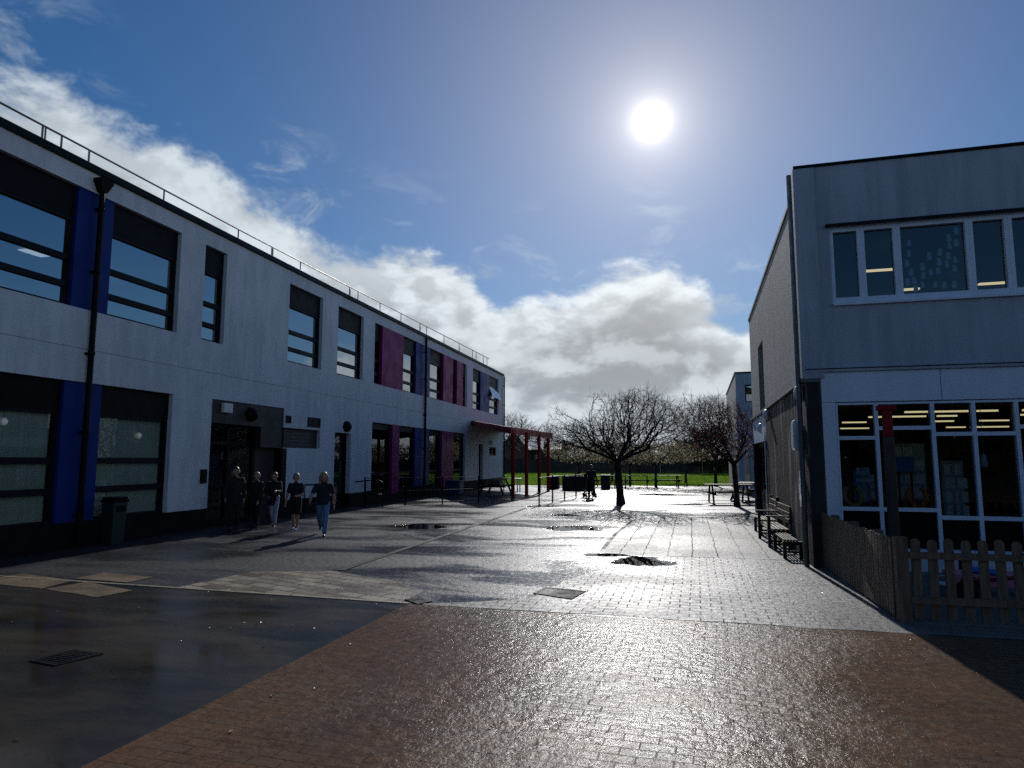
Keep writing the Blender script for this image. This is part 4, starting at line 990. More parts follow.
railing('thin dark mesh railing standing on the wet paving before the red posts', [(-4.87, 25.17), (-4.62, 26.7), (-4.4, 28.4), (-4.15, 30.1), (-3.95, 31.6), (-3.8, 33.2)], (.1, 1.02))
railing('dark railing in front of the magenta ground floor panels', [(-10.9, 22.9), (-9.6, 23.6), (-8.5, 24.6), (-7.5, 26.1)], (.1, .55, 1.02))

def picnic(label, loc, rz, proto=[None]):
    if proto[0] is None:
        t = thing('picnic_table', label, 'picnic table', (0, 0, 0), 'wooden picnic tables in the yard')
        tp = MB()
        for i in range(5): tp.box((-.9, -.36 + i * .145, .70), (.9, -.36 + i * .145 + .13, .74))
        tp.build('tabletop', M['bench_wood'], t)
        for y_ in (-.74, .5):
            s_ = MB()
            for i in range(2): s_.box((-.9, y_ + i * .13, .42), (.9, y_ + i * .13 + .115, .455))
            s_.build('seat', M['bench_wood'], t)
        for x_ in (-.65, .65):
            MB().bar((x_, -.32, .70), (x_, -.62, 0), .06, .09).build('leg', M['bench_dark'], t); MB().bar((x_, .32, .70), (x_, .62, 0), .06, .09).build('leg', M['bench_dark'], t)
            MB().bar((x_ + .06, -.7, .375), (x_ + .06, .7, .375), .05, .09).build('cross_rail', M['bench_dark'], t)
        t.location = loc; t.rotation_euler = (0, 0, rz); proto[0] = t
        return t
    return place_copy(proto[0], loc, rz, label)
picnic('picnic table beside the reddish tree trunk at right', (2.15, 27.9, 0), 0.1)
picnic('picnic table half hidden behind the reddish tree trunk', (3.1, 30.2, 0), 1.4)
picnic('picnic table at the grass edge left of the sapling pair', (-2.1, 42.0, 0), 0.05)
picnic('picnic table at the grass edge, rightmost of the far row', (-0.3, 42.6, 0), 0.1)
picnic('picnic table at the grass edge directly behind the big bare tree', (-3.9, 41.6, 0), -0.1)
picnic('picnic table in the shade under the red canopy', (-8.6, 33.0, 0), 1.5)
wt = thing('white_table', 'small white table under the red canopy', 'table', (-8.4, 35.6, 0))
MB().box((-9.0, 35.2, .66), (-7.9, 36.0, .70)).build('tabletop', M['white_plastic'], wt, bevel=.01)
for x_, y_ in ((-8.9, 35.3), (-8.0, 35.3), (-8.9, 35.9), (-8.0, 35.9)): MB().tube((x_, y_, 0), (x_, y_, .66), .03).build('leg', M['white_plastic'], wt)
bb = thing('storage_bin', 'navy storage bin against the white wall near the red canopy', 'bin', (-10.3, 31.6, 0))
MB().box((-10.65, 31.2, 0), (-9.95, 32.0, .62)).build('body', M['bin_blue'], bb, bevel=.03); MB().box((-10.7, 31.15, .622), (-9.9, 32.05, .70)).build('lid', M['bin_blue'], bb, bevel=.02)
for i, (x_, y_, w, h, lab) in enumerate([(-5.2, 37.9, 1.5, .78, 'large dark timber store box beyond the mesh railing'), (-6.7, 39.4, .5, .7, 'narrow dark bin left of the timber store box'), (-3.75, 39.8, .5, .75, 'short dark bin between the store box and the big tree')]):
    s_ = thing('store_box', lab, 'box' if i == 0 else 'bin', (x_, y_, 0))
    q = MB(); q.box((x_ - w / 2, y_ - .35, 0), (x_ + w / 2, y_ + .35, h)); q.build('body', M['dark_wood_far'], s_, bevel=.015)
    if i == 0:
        for k in range(5): MB().box((x_ - w / 2 + .01, y_ - .375, .05 + k * .145), (x_ + w / 2 - .01, y_ - .352, .18 + k * .145)).build('board', M['bench_dark'], s_)
        MB().bar((x_ - .35, y_ - .1, h + .04), (x_ + .4, y_ - .1, h + .22), .5, .04).build('lid', M['bench_wood'], s_)
    else: MB().box((x_ - w / 2 - .03, y_ - .38, h + .002), (x_ + w / 2 + .03, y_ + .38, h + .06)).build('lid', M['black_metal'], s_)


# ------------------------------------------------------------------ trees
def grow(seed, starts, sample, n_attr, step=0.16, infl=1.0, kill=0.22, iters=70, trop=(0, 0, 0.05)):
    """space colonisation: branches grow from the given limb polylines towards points scattered through the crown"""
    rng = np.random.default_rng(seed)
    pos, par = [], []
    for pl_ in starts:
        prev = pl_[0] if isinstance(pl_[0], int) else -1
        for p in (pl_[1:] if isinstance(pl_[0], int) else pl_):
            pos.append(np.array(p, float)); par.append(prev); prev = len(pos) - 1
    attr = sample(rng, n_attr)
    near_d = np.full(len(attr), 1e9); near_i = np.zeros(len(attr), int); alive = np.ones(len(attr), bool)
    def upd(k0):
        P_ = np.array(pos[k0:])
        if len(P_) == 0: return
        d = np.linalg.norm(attr[:, None, :] - P_[None], axis=2); j = d.argmin(1); dm = d[np.arange(len(attr)), j]
        m_ = dm < near_d; near_d[m_] = dm[m_]; near_i[m_] = j[m_] + k0
    upd(0)
    for it in range(iters):
        act = alive & (near_d < (infl if it > 3 else 3.0)) & (near_d > kill)
        alive &= near_d > kill
        if not act.any(): break
        k0 = len(pos)
        for i in np.unique(near_i[act]):
            sel = act & (near_i == i)
            v = attr[sel] - pos[i]; v /= np.linalg.norm(v, axis=1)[:, None]; v = v.mean(0) + np.array(trop) + rng.normal(0, .12, 3)
            v /= np.linalg.norm(v) + 1e-9
            pos.append(pos[i] + v * step * rng.uniform(.8, 1.2)); par.append(i)
        upd(k0)
        if len(pos) > 20000: break
    return np.array(pos), np.array(par)


def tree_mesh(root, pos, par, r_tip, rmax, mats, rcut=0.035, power=2.3, leaves=None, leaf_m=None, lsize=0.03, lk=2, flare=1.35, seed=1, twigs=0, tl=.25):
    n = len(pos); acc = np.zeros(n); kids = [[] for _ in range(n)]
    for i in range(n):
        if par[i] >= 0: kids[par[i]].append(i)
    for i in range(n - 1, -1, -1):
        if not kids[i]: acc[i] = r_tip ** power
        if par[i] >= 0: acc[par[i]] += acc[i]
    rad = acc ** (1 / power); rad *= min(1.0, rmax / rad.max()) if rad.max() > rmax else 1.0
    rad = np.maximum(rad, r_tip)
    b0 = root.location
    tr, tw = MB(), MB()
    z0 = pos[:, 2].min()
    for i in range(n):
        p = par[i]
        if p < 0: continue
        ra, rb = rad[p], rad[i]
        if par[p] >= 0 and ra > rb * 1.6: ra = rb * 1.25
        fl = lambda z, r: r * (1 + (flare - 1) * max(0, 1 - (z - z0) / .5) ** 2)
        big = rad[i] > rcut
        a, c = pos[p], pos[i]
        (tr if big else tw).path([a, c], [fl(a[2], ra) if big else ra, fl(c[2], rb) if big else rb], 9 if big else 3)
    rg2 = random.Random(seed + 100)
    for i in range(n):
        if twigs and rad[i] < r_tip * 3.0 and par[i] >= 0:
            d0 = Vector(pos[i] - pos[par[i]]).normalized()
            for _ in range(twigs):
                if rg2.random() < .35: continue
                dv = (d0 + Vector((rg2.gauss(0, .6), rg2.gauss(0, .6), rg2.gauss(.1, .5)))).normalized(); L_ = tl * rg2.uniform(.5, 1.4); a = Vector(pos[i]); m_ = a + dv * L_ * .5; e_ = a + dv * L_ + Vector((rg2.gauss(0, .04), rg2.gauss(0, .04), rg2.gauss(0.03, .04)))
                tw.path([a, m_, e_], [r_tip * .9, r_tip * .75, r_tip * .5], 3)
    tr.build('trunk', mats[0], root, smooth=True)
    tw.build('crown', mats[1], root, recalc=False)
    if leaves:
        rng = random.Random(seed); lf = MB()
        for i in range(n):
            if rad[i] < r_tip * 2.2 and rng.random() < leaves:
                for _ in range(lk):
                    c = Vector(pos[i]) + Vector((rng.gauss(0, .06), rng.gauss(0, .06), rng.gauss(0, .05)))
                    u = Vector((rng.gauss(0, 1), rng.gauss(0, 1), rng.gauss(0, 1))).normalized(); v = u.cross(Vector((rng.gauss(0, 1), rng.gauss(0, 1), rng.gauss(0, 1)))).normalized()
                    s_ = lsize * rng.uniform(.6, 1.4)
                    lf.add([c - u * s_, c + v * s_ * .6, c + u * s_, c - v * s_ * .6], [(0, 1, 2, 3)])
        lf.build('foliage', leaf_m, root, recalc=False)


def ellip(c, r, hollow=0.0, lumps=None, zmin=None):
    def f(rng, n):
        out_ = []
        while len(out_) < n:
            v = rng.normal(size=3); v /= np.linalg.norm(v); q = v * (rng.uniform(hollow ** 3, 1) ** (1 / 3)) 
            k = 1 + 0.38 * mnoise.noise(Vector(v) * 2.3 + Vector((c[0], 3, 1)))
            p = np.array(c) + q * np.array(r) * k
            if zmin is not None and p[2] < zmin + 0.12 * np.linalg.norm(p[:2] - np.array(c[:2])): continue
            out_.append(p)
        return np.array(out_)
    return f


def strag(f1, c, r, k, n_c, seed):
    def f(rng, n):
        a = f1(rng, n); q = np.random.default_rng(seed); extra = []
        for _ in range(n_c):
            v = q.normal(size=3); v[2] = abs(v[2]) * .9; v /= np.linalg.norm(v); p0 = np.array(c) + v * np.array(r) * q.uniform(1.05, k)
            extra.append(p0 + q.normal(0, .16, (26, 3)))
        return np.concatenate([a] + extra)
    return f


def both(f1, f2, k):
    return lambda rng, n: np.concatenate([f1(rng, int(n * k)), f2(rng, n - int(n * k))])


# the big bare tree in the yard
tx, ty = -1.95, 26.6
T1 = thing('bare_tree', 'wide spreading bare tree rising from the wet paving in mid yard', 'tree', (tx, ty, 0))
lim = [[(tx + .02, ty, -.02), (tx, ty, .35), (tx - .03, ty, .8), (tx - .06, ty, 1.25), (tx - .07, ty, 1.6)]]
rt_ = random.Random(3)
for az_, rise, ln in [(200, .55, 1.2), (160, .8, 1.0), (250, .6, .9), (300, .9, .9), (345, .55, 1.2), (20, .7, 1.0), (60, .8, .9), (110, .7, 1.0)]:
    pl_ = [4]
    for k in range(1, 5):
        t = k / 4; pl_.append((tx - .07 + math.cos(R(az_)) * ln * t, ty + math.sin(R(az_)) * ln * t, 1.6 + rise * t * (1.15 - .25 * t)))
    lim.append(pl_)
fcrown = both(ellip((tx - .75, ty, 2.62), (2.15, 1.9, .72), .25, zmin=1.75), ellip((tx + .75, ty, 3.15), (1.85, 1.6, 1.2), .25, zmin=1.9), .5)
fcrown = strag(fcrown, (tx, ty, 2.8), (2.4, 1.9, 1.35), 1.25, 16, 5)
pos, par = grow(7, lim, fcrown, 5600, step=.10, infl=.7, kill=.10, iters=80)
tree_mesh(T1, pos, par, .0054, .165, (M['bark'], M['twig']), rcut=.03, leaves=.10, leaf_m=M['hedge'], lsize=.022, lk=1, twigs=1, tl=.30)

# reddish tree beside the far block
tx, ty = 2.3, 26.0
T2 = thing('budding_tree', 'reddish budding tree with thick trunk beside the picnic table at right', 'tree', (tx, ty, 0))
lim = [[(tx, ty, -.02), (tx, ty, .5), (tx - .03, ty, 1.0), (tx - .05, ty, 1.5)]]
for az_, rise, ln in [(180, .8, .8), (230, 1.0, .7), (300, .9, .7), (0, .8, .7), (60, .9, .7), (120, 1.0, .8)]:
    lim.append([3] + [(tx - .05 + math.cos(R(az_)) * ln * t, ty + math.sin(R(az_)) * ln * t, 1.5 + rise * t) for t in (.25, .5, .75, 1)])
pos, par = grow(9, lim, ellip((tx - .25, ty, 2.6), (1.5, 1.4, 1.15), .2, zmin=1.55), 2000, step=.11, infl=.8, kill=.14, iters=50, trop=(0, 0, .15))
tree_mesh(T2, pos, par, .007, .19, (M['bark_red'], M['twig']), rcut=.035, leaves=.8, leaf_m=M['bud'], lsize=.024, lk=3, seed=5, twigs=1, tl=.3)

# slender tree at the grass edge behind it
tx, ty = 2.75, 45.2
T3 = thing('bare_tree', 'upright bare tree on a thin stem at the grass edge right of centre', 'tree', (tx, ty, 0))
lim = [[(tx, ty, -.02), (tx, ty, .6), (tx + .02, ty, 1.2), (tx, ty, 1.8)]]
for az_, rise, ln in [(180, 1.2, 1.1), (230, 1.4, .9), (300, 1.3, 1.0), (0, 1.2, 1.1), (60, 1.3, 1.0), (120, 1.5, .9)]:
    lim.append([3] + [(tx + math.cos(R(az_)) * ln * t, ty + math.sin(R(az_)) * ln * t, 1.8 + rise * t) for t in (.25, .5, .75, 1)])
pos, par = grow(12, lim, ellip((tx - .2, ty, 3.75), (2.7, 2.4, 2.0), .2, zmin=1.9), 3600, step=.15, infl=1.1, kill=.18, iters=60, trop=(0, 0, .25))
tree_mesh(T3, pos, par, .011, .10, (M['bark'], M['twig']), rcut=.04, leaves=.35, leaf_m=M['bud'], lsize=.026, lk=1, seed=6, twigs=1, tl=.45)

# small tan-crowned trees in a row along the near edge of the field, one built and the rest copied
T4 = thing('catkin_tree', 'tan crowned young tree behind the picnic tables, right of the big tree', 'tree', (0, 0, 0), 'tan crowned young trees along the grass edge')
lim = [[(0, 0, -.02), (0, 0, .7), (.02, 0, 1.3)]]
for az_, rise, ln in [(180, .7, 1.0), (250, .8, .9), (320, .7, 1.0), (40, .8, 1.0), (110, .7, .9)]:
    lim.append([2] + [(math.cos(R(az_)) * ln * t, math.sin(R(az_)) * ln * t, 1.3 + rise * t) for t in (.33, .66, 1)])
pos, par = grow(15, lim, ellip((0, 0, 2.1), (2.3, 2.0, .85), .1, zmin=1.25), 1500, step=.16, infl=1.1, kill=.2, iters=40)
tree_mesh(T4, pos, par, .011, .075, (M['bark'], M['twig_pale']), rcut=.035, leaves=.85, leaf_m=M['blossom'], lsize=.055, lk=3, seed=8)
T4.location = (-0.95, 43.0, 0)
place_copy(T4, (-2.7, 46.0, 0), 1.3, 'tan crowned young tree mostly hidden behind the big bare tree')
place_copy(T4, (-6.2, 46.5, 0), 2.6, 'tan crowned young tree left of the big bare tree', scale=1.05)
place_copy(T4, (-4.4, 52.0, 0), 4.0, 'tan crowned young tree set back left of the big trunk', scale=1.1)
place_copy(T4, (1.0, 50.0, 0), 5.0, 'tan crowned young tree set back between the two bare trees', scale=1.05)

# tall bare trees beyond the field at left
TB = thing('bare_tree', 'tall bare tree far behind the red canopy', 'tree', (0, 0, 0), 'bare trees beyond the field')
lim = [[(0, 0, -.02), (0, 0, 1), (.05, 0, 2), (0, 0, 2.8)]]
for az_, rise, ln in [(180, 2.2, 1.4), (250, 2.6, 1.0), (320, 2.2, 1.4), (40, 2.6, 1.2), (110, 2.4, 1.2)]:
    lim.append([3] + [(math.cos(R(az_)) * ln * t, math.sin(R(az_)) * ln * t, 2.8 + rise * t) for t in (.25, .5, .75, 1)])
pos, par = grow(21, lim, ellip((0, 0, 5.2), (2.9, 2.6, 2.7), .1, zmin=2.4), 1500, step=.28, infl=1.8, kill=.33, iters=40, trop=(0, 0, .3))
tree_mesh(TB, pos, par, .017, .2, (M['bark'], M['twig']), rcut=.06, twigs=1, tl=.6)
TB.location = (-20.6, 88, 0)
place_copy(TB, (-17.2, 92, 0), 2.0, 'bare tree between the far brown house and the first tall one', scale=.85)
place_copy(TB, (9.5, 95, 0), 1.0, 'bare tree far beyond the field behind the slender one', scale=.9)

# evergreen mass and hedge at the far side
def bushy(name, label, cat, x_, y_, rx, ry, h, m, n, ls, seed, z0=0.0, group=None):
    t = thing(name, label, cat, (x_, y_, 0), group)
    rng = random.Random(seed); lf = MB()
    for _ in range(n):
        v = Vector((rng.gauss(0, 1), rng.gauss(0, 1), rng.gauss(0, 1))).normalized() * rng.uniform(.55, 1)
        k = 1 + .3 * mnoise.noise(v * 2.3 + Vector((seed, 0, 0)))
        c = Vector((x_ + v.x * rx * k, y_ + v.y * ry * k, max(.05, z0 + (v.z * .5 + .5) * (h - z0) * k)))
        u = Vector((rng.gauss(0, 1), rng.gauss(0, 1), rng.gauss(0, 1))).normalized(); w = u.cross(Vector((rng.gauss(0, 1), rng.gauss(0, 1), rng.gauss(0, 1)))).normalized(); s_ = ls * rng.uniform(.6, 1.5)
        lf.add([c - u * s_, c + w * s_ * .55, c + u * s_, c - w * s_ * .55], [(0, 1, 2, 3)])
    lf.build('foliage', m, t, recalc=False)
    MB().tube((x_, y_, 0), (x_, y_, h * .7), .09, .03).build('stem', M['bark'], t)
    return t
bushy('evergreen_tree', 'dark dense evergreen behind the upright bare tree', 'tree', 5.2, 84, 3.0, 2.4, 5.6, M['evergreen'], 5000, .14, 31)
bushy('evergreen_tree', 'dark evergreen to the left of the dense one across the field', 'tree', 1.6, 88, 2.2, 2.2, 4.3, M['evergreen'], 3600, .14, 32)
for i, (x_, w, h, lab) in enumerate([(-24, 4.0, 2.6, 'brown winter shrub far left beyond the field'), (-15.5, 4.5, 2.3, 'brown winter shrub below the pale roof'), (-8.6, 4.4, 2.9, 'brown winter shrub across the field behind the mid yard tree'), (-2.2, 3.8, 2.5, 'brown winter shrub across the field right of centre'), (10.5, 4.5, 3.2, 'brown winter shrub across the field at the far block')]):
    bushy('shrub', lab, 'shrub', x_, 86.5, w, 1.3, h, M['hedge'], 3200, .12, 40 + i, group='winter shrubs along the far fence')
FN = thing('boundary_fence', 'long dark boarded fence along the far edge of the grass', 'fence', (0, 85, 0))
q = random.Random(9)
fp = MB(); x_ = -70.0
while x_ < 60: fp.box((x_, 85, .03), (x_ + .14, 85.03, 1.72 + q.uniform(-.02, .02))); x_ += .15
fp.build('boarding', M['dark_wood_far'], FN)
for x_ in range(-70, 60, 3): MB().box((x_, 84.87, 0), (x_ + .11, 84.99, 1.8)).build('post', M['dark_wood_far'], FN)
gp = MB(); gp.path([(-1.2, 78, 0), (-1.2, 78, 1.6), (3.4, 78.6, 1.6), (3.4, 78.6, 0)], .05, 8)
tag(gp.build('goal_frame', M['galv']), 'pale goal frame standing on the far grass', 'goal')

# house beyond the field
H = thing('house', 'brown gabled house with pale wet roof beyond the field', 'house', (-17.5, 96, 0))
hy0, hy1, ze, zr = 92, 101, 3.3, 5.9
MB().add([(-23.2, hy0, 0), (-19.6, hy0, 0), (-19.6, hy0, ze), (-21.4, hy0, zr - .4), (-23.2, hy0, ze), (-23.2, hy1, 0), (-19.6, hy1, 0), (-19.6, hy1, ze), (-21.4, hy1, zr - .4), (-23.2, hy1, ze)], [(0, 1, 2, 3, 4), (9, 8, 7, 6, 5), (0, 5, 6, 1), (1, 6, 7, 2), (4, 9, 5, 0)]).box((-19.59, 93.5, 0), (-15.3, 102.5, 3.0)).build('wall', M['brick_far'], H)
rf = MB(); rf.slab([(-23.7, hy0 - .3, ze - .25), (-21.4, hy0 - .3, zr - .25), (-21.4, hy1, zr - .25), (-23.7, hy1, ze - .25)], .12).slab([(-19.1, hy0 - .3, ze - .25), (-19.1, hy1, ze - .25), (-21.38, hy1, zr - .25), (-21.38, hy0 - .3, zr - .25)], .12)
rf.slab([(-19.6, 93.1, 3.1), (-14.9, 93.1, 3.1), (-15.4, 98.4, 4.85), (-19.6, 98.4, 4.85)], .12).slab([(-19.6, 98.42, 4.85), (-15.4, 98.42, 4.85), (-14.9, 102.8, 3.1), (-19.6, 102.8, 3.1)], .12)
rf = rf.build('roof', M['tile_far'], H)
MB().box((-20.6, 96.5, 4.6), (-20.1, 97.2, 5.9)).build('chimney', M['brick_far'], rf)
for a in (-18.6, -16.8): MB().box((a, 93.44, 1.1), (a + .8, 93.498, 2.3)).build('window', M['white_frame'], H)
# the dark wood is unseen, added behind the camera to darken the right block's panes
rw = random.Random(90); wd = MB()
for _ in range(10000):
    x_ = rw.uniform(-60, 70); hh = 15.0 + 2.2 * mnoise.noise(Vector((x_ * .12, 2, 0))) + 1.2 * mnoise.noise(Vector((x_ * .5, 7, 0)))
    c = Vector((x_, -62 + rw.uniform(-2.5, 2.5), rw.random() ** .8 * hh)); u = Vector((rw.gauss(0, 1), rw.gauss(0, .5), rw.gauss(0, 1))).normalized(); v_ = u.cross(Vector((rw.gauss(0, 1), rw.gauss(0, 1), rw.gauss(0, 1)))).normalized(); s_ = rw.uniform(.9, 1.6)
    wd.add([c - u * s_, c + v_ * s_ * .7, c + u * s_, c - v_ * s_ * .7], [(0, 1, 2, 3)])
tag(wd.build('wood', M['evergreen'], recalc=False), 'dark belt of trees opposite, mirrored in the ground floor panes', 'wood', None, 'stuff')


# ------------------------------------------------------------------ people
def person(label, loc, rz, H, hair, top, bottom, shoe, pose, longhair=False, sleeves='short', legs='long', coat=False, group='pupils and adult walking from the entrance', look=0.0):
    P = thing('person', label, 'person', loc, group)
    T = Matrix.Translation(loc) @ Matrix.Rotation(rz, 4, 'Z') @ Matrix.Scale(H, 4)
    V = Vector
    hipL, kneeL, hipR, kneeR, shL, elL, shR, elR, outL, outR = pose
    def leg(side, hip, knee):
        h = V((side * .055, 0, .515)); a = R(hip)
        k = h + V((side * .004, -math.sin(a), -math.cos(a))) * .245
        b = a - R(knee)
        an = k + V((0, -math.sin(b), -math.cos(b))) * .235
        return h, k, an, b
    def arm(side, sh, elb, outw):
        s_ = V((side * .106, 0, .800)); a = R(sh); o = R(outw)
        e = s_ + V((side * math.sin(o), -math.sin(a) * math.cos(o), -math.cos(a) * math.cos(o))) * .175
        b = a + R(elb)
        w = e + V((side * math.sin(o) * .4 - side * .25 * math.sin(R(elb)), -math.sin(b), -math.cos(b))).normalized() * .150
        return s_, e, w, (w - e).normalized()
    Ls = [leg(-1, hipR, kneeR), leg(1, hipL, kneeL)]
    drop = min(l[2].z for l in Ls) - .042
    off = V((0, 0, -drop))
    Ls = [(h + off, k + off, a + off, b) for h, k, a, b in Ls]
    As = [tuple(q + off if i < 3 else q for i, q in enumerate(arm(-1, shR, elR, outR))), tuple(q + off if i < 3 else q for i, q in enumerate(arm(1, shL, elL, outL)))]
    b = MB(T); sc = H
    # body: legs, trunk, arms, neck, head, one skin
    for h, k, a, bb_ in Ls:
        b.capsule(h, k, .047, .034); b.capsule(k, k.lerp(a, .4), .034, .034); b.capsule(k.lerp(a, .4), a, .033, .021)
        b.capsule(a + V((0, .01, -.012)), a + V((0, -.075, -.026)), .022, .017)
    pel = off + V((0, 0, .54)); che = off + V((0, -.005, .735))
    b.capsule(pel + V((-.04, 0, 0)), pel + V((.04, 0, 0)), .062, .062); b.capsule(pel, che, .07, .075, sc=(1.25, .85, 1)); b.capsule(off + V((-.075, 0, .785)), off + V((.075, 0, .785)), .045, .045)
    b.capsule(off + V((0, 0, .80)), off + V((0, -.008, .875)), .034, .030)
    lk_ = R(look); hd = off + V((0, -.014, .925)); fx = V((math.sin(lk_), -math.cos(lk_), 0)); sxv = V((math.cos(lk_), math.sin(lk_), 0))
    b.capsule(hd + V((0, 0, .012)), hd + V((0, 0, .02)), .058, .056, 14); b.capsule(hd + fx * .018 + V((0, 0, -.028)), hd + fx * .024 + V((0, 0, -.036)), .042, .03, 12)
    b.capsule(hd + fx * .056 + V((0, 0, .006)), hd + fx * .070 + V((0, 0, -.012)), .008, .010)
    for sd in (-1, 1): b.capsule(hd + sxv * (sd * .058) + V((0, 0, .008)), hd + sxv * (sd * .060) + V((0, 0, -.016)), .012, .009)
    for (s_, e, w, d), side in zip(As, (-1, 1)):
        b.capsule(s_, e, .030, .026); b.capsule(e, w, .026, .018)
        b.capsule(w + d * .012, w + d * .045, .018, .021, sc=(.7, 1, 1))
        pv = d.cross(V((side, 0, 0))).normalized()
        for i, (oo, ln) in enumerate(((-.017, .036), (-.006, .043), (.006, .040), (.016, .031))):
            r0 = w + d * .055 + pv * oo
            b.path([r0, r0 + d * ln * .6, r0 + d * ln + V((-side * .012, 0, 0))], [.0062, .0058, .0045], 6)
        r0 = w + d * .025 + pv * -.018; b.path([r0, r0 + d * .022 + pv * -.016, r0 + d * .042 + pv * -.018], [.008, .007, .005], 6)
    body = b.build('body', M['skin'], P)
    rm = body.modifiers.new('skin', 'REMESH'); rm.mode = 'VOXEL'; rm.voxel_size = .0075 * H; rm.use_smooth_shade = True
    sm = body.modifiers.new('smooth', 'SMOOTH'); sm.factor = .5; sm.iterations = 2
    def cloth(name, mb, m, vox=.010):
        o = mb.build(name, m, P); r = o.modifiers.new('skin', 'REMESH'); r.mode = 'VOXEL'; r.voxel_size = vox * H; r.use_smooth_shade = True
        s2 = o.modifiers.new('smooth', 'SMOOTH'); s2.factor = .5; s2.iterations = 3; return o
    for sd in (-1, 1):
        MB(T).capsule(hd + fx * .052 + sxv * (sd * .021) + V((0, 0, .012)), hd + fx * .053 + sxv * (sd * .021) + V((0, 0, .012)), .006, .006, 8).build('eye', M['shoe_black'], P)
    MB(T).capsule(hd + fx * .056 + sxv * -.012 + V((0, 0, -.034)), hd + fx * .056 + sxv * .012 + V((0, 0, -.034)), .0035, .0035, 6).build('mouth', mat('lips', (.30, .10, .08), .5), P)
    c = MB(T)
    low = .40 if coat else .50
    c.lathe([(.088, low), (.092, low + .004), (.086, low + .09), (.080, .60), (.086, .68), (.088, .745), (.06, .79)], (0, 0, 0), 18)
    hem = [len(c.V) - 7 * 18 + i for i in range(7 * 18)]
    for i in hem:
        q = T.inverted() @ V(c.V[i]); c.V[i] = tuple(T @ V((q.x * 1.22, q.y * .86 - .004 + .004 * math.sin(q.x * 90 + q.z * 40), q.z + off.z))); c.capsule(off + V((-.08, 0, .787)), off + V((.08, 0, .787)), .050, .050); c.capsule(off + V((0, 0, .80)), off + V((0, -.003, .842)), .044, .038)
    for s_, e, w, d in As:
        c.capsule(s_, e if sleeves == 'long' else s_.lerp(e, .72), .0415, .037)
        if sleeves == 'long': c.capsule(e, e.lerp(w, .93), .036, .027)
    cloth('jacket' if sleeves == 'long' else 'shirt', c, top)
    t = MB(T); t.capsule(pel + V((-.045, 0, -.005)), pel + V((.045, 0, -.005)), .070, .070, sc=(1, .95, 1))
    for h, k, a, _ in Ls:
        if legs == 'long': t.capsule(h, k, .058, .046); t.capsule(k, k.lerp(a, .92), .045, .036)
        else: t.capsule(h, h.lerp(k, .82), .062, .060)
    cloth('trousers' if legs == 'long' else 'shorts', t, bottom)
    for h, k, a, bb_ in Ls:
        s_ = MB(T); s_.capsule(a + V((0, .018, -.018)), a + V((0, -.085, -.026)), .026, .022, 10, sc=(1, 1, .9)); s_.capsule(a + V((0, .008, .015)), a + V((0, .012, -.01)), .027, .028); cloth('shoe', s_, shoe, .006)
    hr = MB(T); bk = -fx
    hr.capsule(hd + bk * .010 + V((0, 0, .028)), hd + bk * .014 + V((0, 0, .034)), .062, .060, 14); hr.capsule(hd + bk * .03 + V((0, 0, -.005)), hd + bk * .028 + V((0, 0, .02)), .048, .05, 12)
    if longhair:
        for sd in (-1, 1): hr.capsule(hd + sxv * (sd * .05) + bk * .012 + V((0, 0, .01)), hd + sxv * (sd * .052) + bk * .012 + V((0, 0, -.105)), .026, .02)
        hr.capsule(hd + bk * .045, hd + bk * .05 + V((0, 0, -.13)), .045, .03)
    cloth('hair', hr, hair, .007)
    return P, As, T


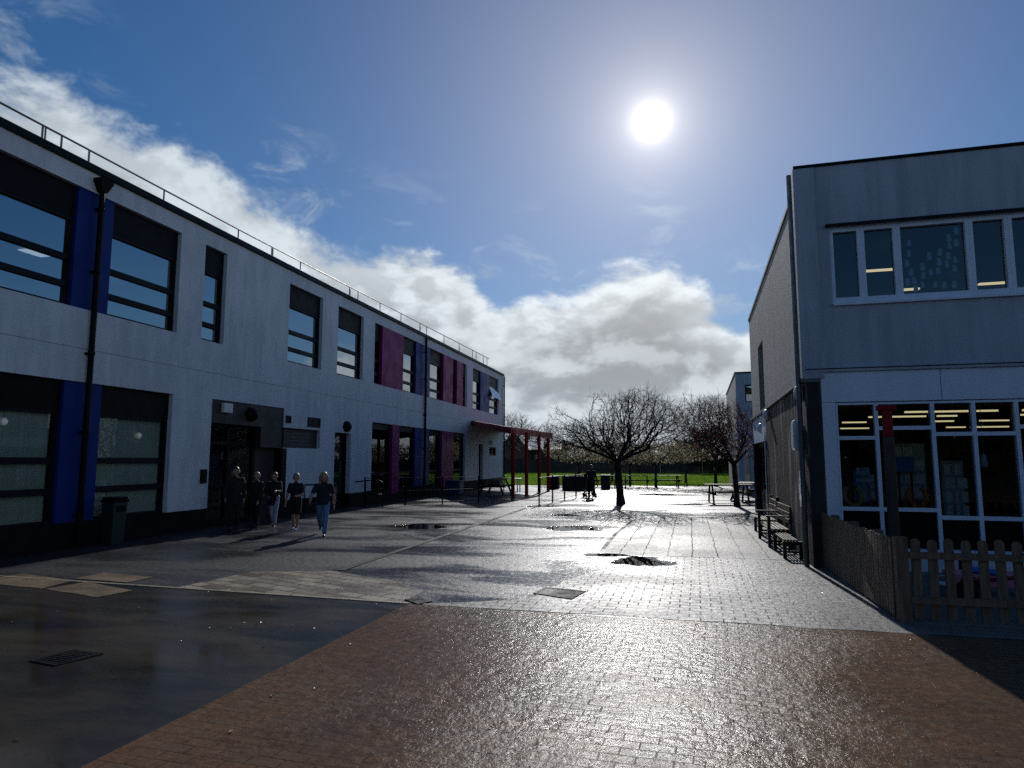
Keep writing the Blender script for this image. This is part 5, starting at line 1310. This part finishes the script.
# rz = 0 faces the viewer (-Y)
person('person with long fair hair in dark top and blue jeans striding ahead of the pupils', (-7.74, 14.12, 0), R(22), 1.46, M['hair_fair'], M['navy'], M['denim'], M['shoe_black'], (30, 10, -22, 30, -26, 14, 28, 30, 14, 20), longhair=True)
person('pupil in dark shirt and shorts with bare legs and white shoes', (-8.93, 14.95, 0), R(8), 1.35, M['hair_fair'], M['navy'], M['black_cloth'], M['shoe_white'], (8, 4, -6, 10, 10, 75, 5, 20, 10, 14), legs='short')
person('pupil in dark coat and pale trousers walking beside another in dark clothes', (-10.04, 15.75, 0), R(15), 1.36, M['hair_brown'], M['black_cloth'], M['pale_cloth'], M['shoe_black'], (14, 6, -12, 18, 25, 70, 15, 60, 12, 12), sleeves='long', coat=True)
person('pupil all in dark clothes with lit fair hair just outside the entrance', (-10.28, 15.35, 0), R(-10), 1.36, M['hair_fair'], M['black_cloth'], M['black_cloth'], M['shoe_black'], (6, 4, -4, 6, 5, 20, 10, 40, 8, 10), sleeves='long', coat=True, look=30)
person('broad person in black clothes standing in shade at the glazed entrance', (-10.45, 14.7, 0), R(35), 1.50, M['hair_dark'], M['black_cloth'], M['black_cloth'], M['shoe_black'], (4, 2, -3, 4, 8, 20, 8, 25, 12, 12), sleeves='long', coat=True)
pp, As, T = person('person in long dark coat bending over a pushchair far along the yard', (-3.45, 30.0, 0), R(200), 1.46, M['hair_fair'], M['black_cloth'], M['black_cloth'], M['shoe_black'], (16, 6, -14, 20, 35, 45, 35, 45, 14, 14), sleeves='long', coat=True, group=None)
pc = thing('pushchair', 'small dark pushchair held by the person in the long coat', 'pushchair', (-3.6, 30.55, 0))
Tp = Matrix.Translation((-3.6, 30.55, 0)) @ Matrix.Rotation(R(200), 4, 'Z')
MB(Tp).path([(-.2, .32, .86), (-.2, .1, .62), (-.2, -.3, .12)], .014).path([(.2, .32, .86), (.2, .1, .62), (.2, -.3, .12)], .014).path([(-.2, .32, .86), (.2, .32, .86)], .016).path([(-.2, .1, .62), (-.2, .28, .1)], .012).path([(.2, .1, .62), (.2, .28, .1)], .012).build('frame', M['galv'], pc)
MB(Tp).add([(-.19, .12, .62), (.19, .12, .62), (.19, -.02, .3), (-.19, -.02, .3), (-.19, -.28, .34), (.19, -.28, .34), (-.19, .15, .60), (.19, .15, .60), (.19, 0, .26), (-.19, 0, .26), (-.19, -.28, .30), (.19, -.28, .30)], [(0, 1, 2, 3), (3, 2, 5, 4), (7, 6, 9, 8), (8, 9, 10, 11), (0, 6, 7, 1), (4, 5, 11, 10), (0, 3, 9, 6), (1, 7, 8, 2), (3, 4, 10, 9), (2, 8, 11, 5)]).build('seat', M['navy'], pc)
for x_, y_ in ((-.22, -.3), (.22, -.3), (-.22, .28), (.22, .28)): MB(Tp).lathe([(.05, -.015), (.1, -.018), (.1, .018), (.05, .015)], (x_, y_, .1), 16, 'X').build('wheel', M['rubber'], pc)
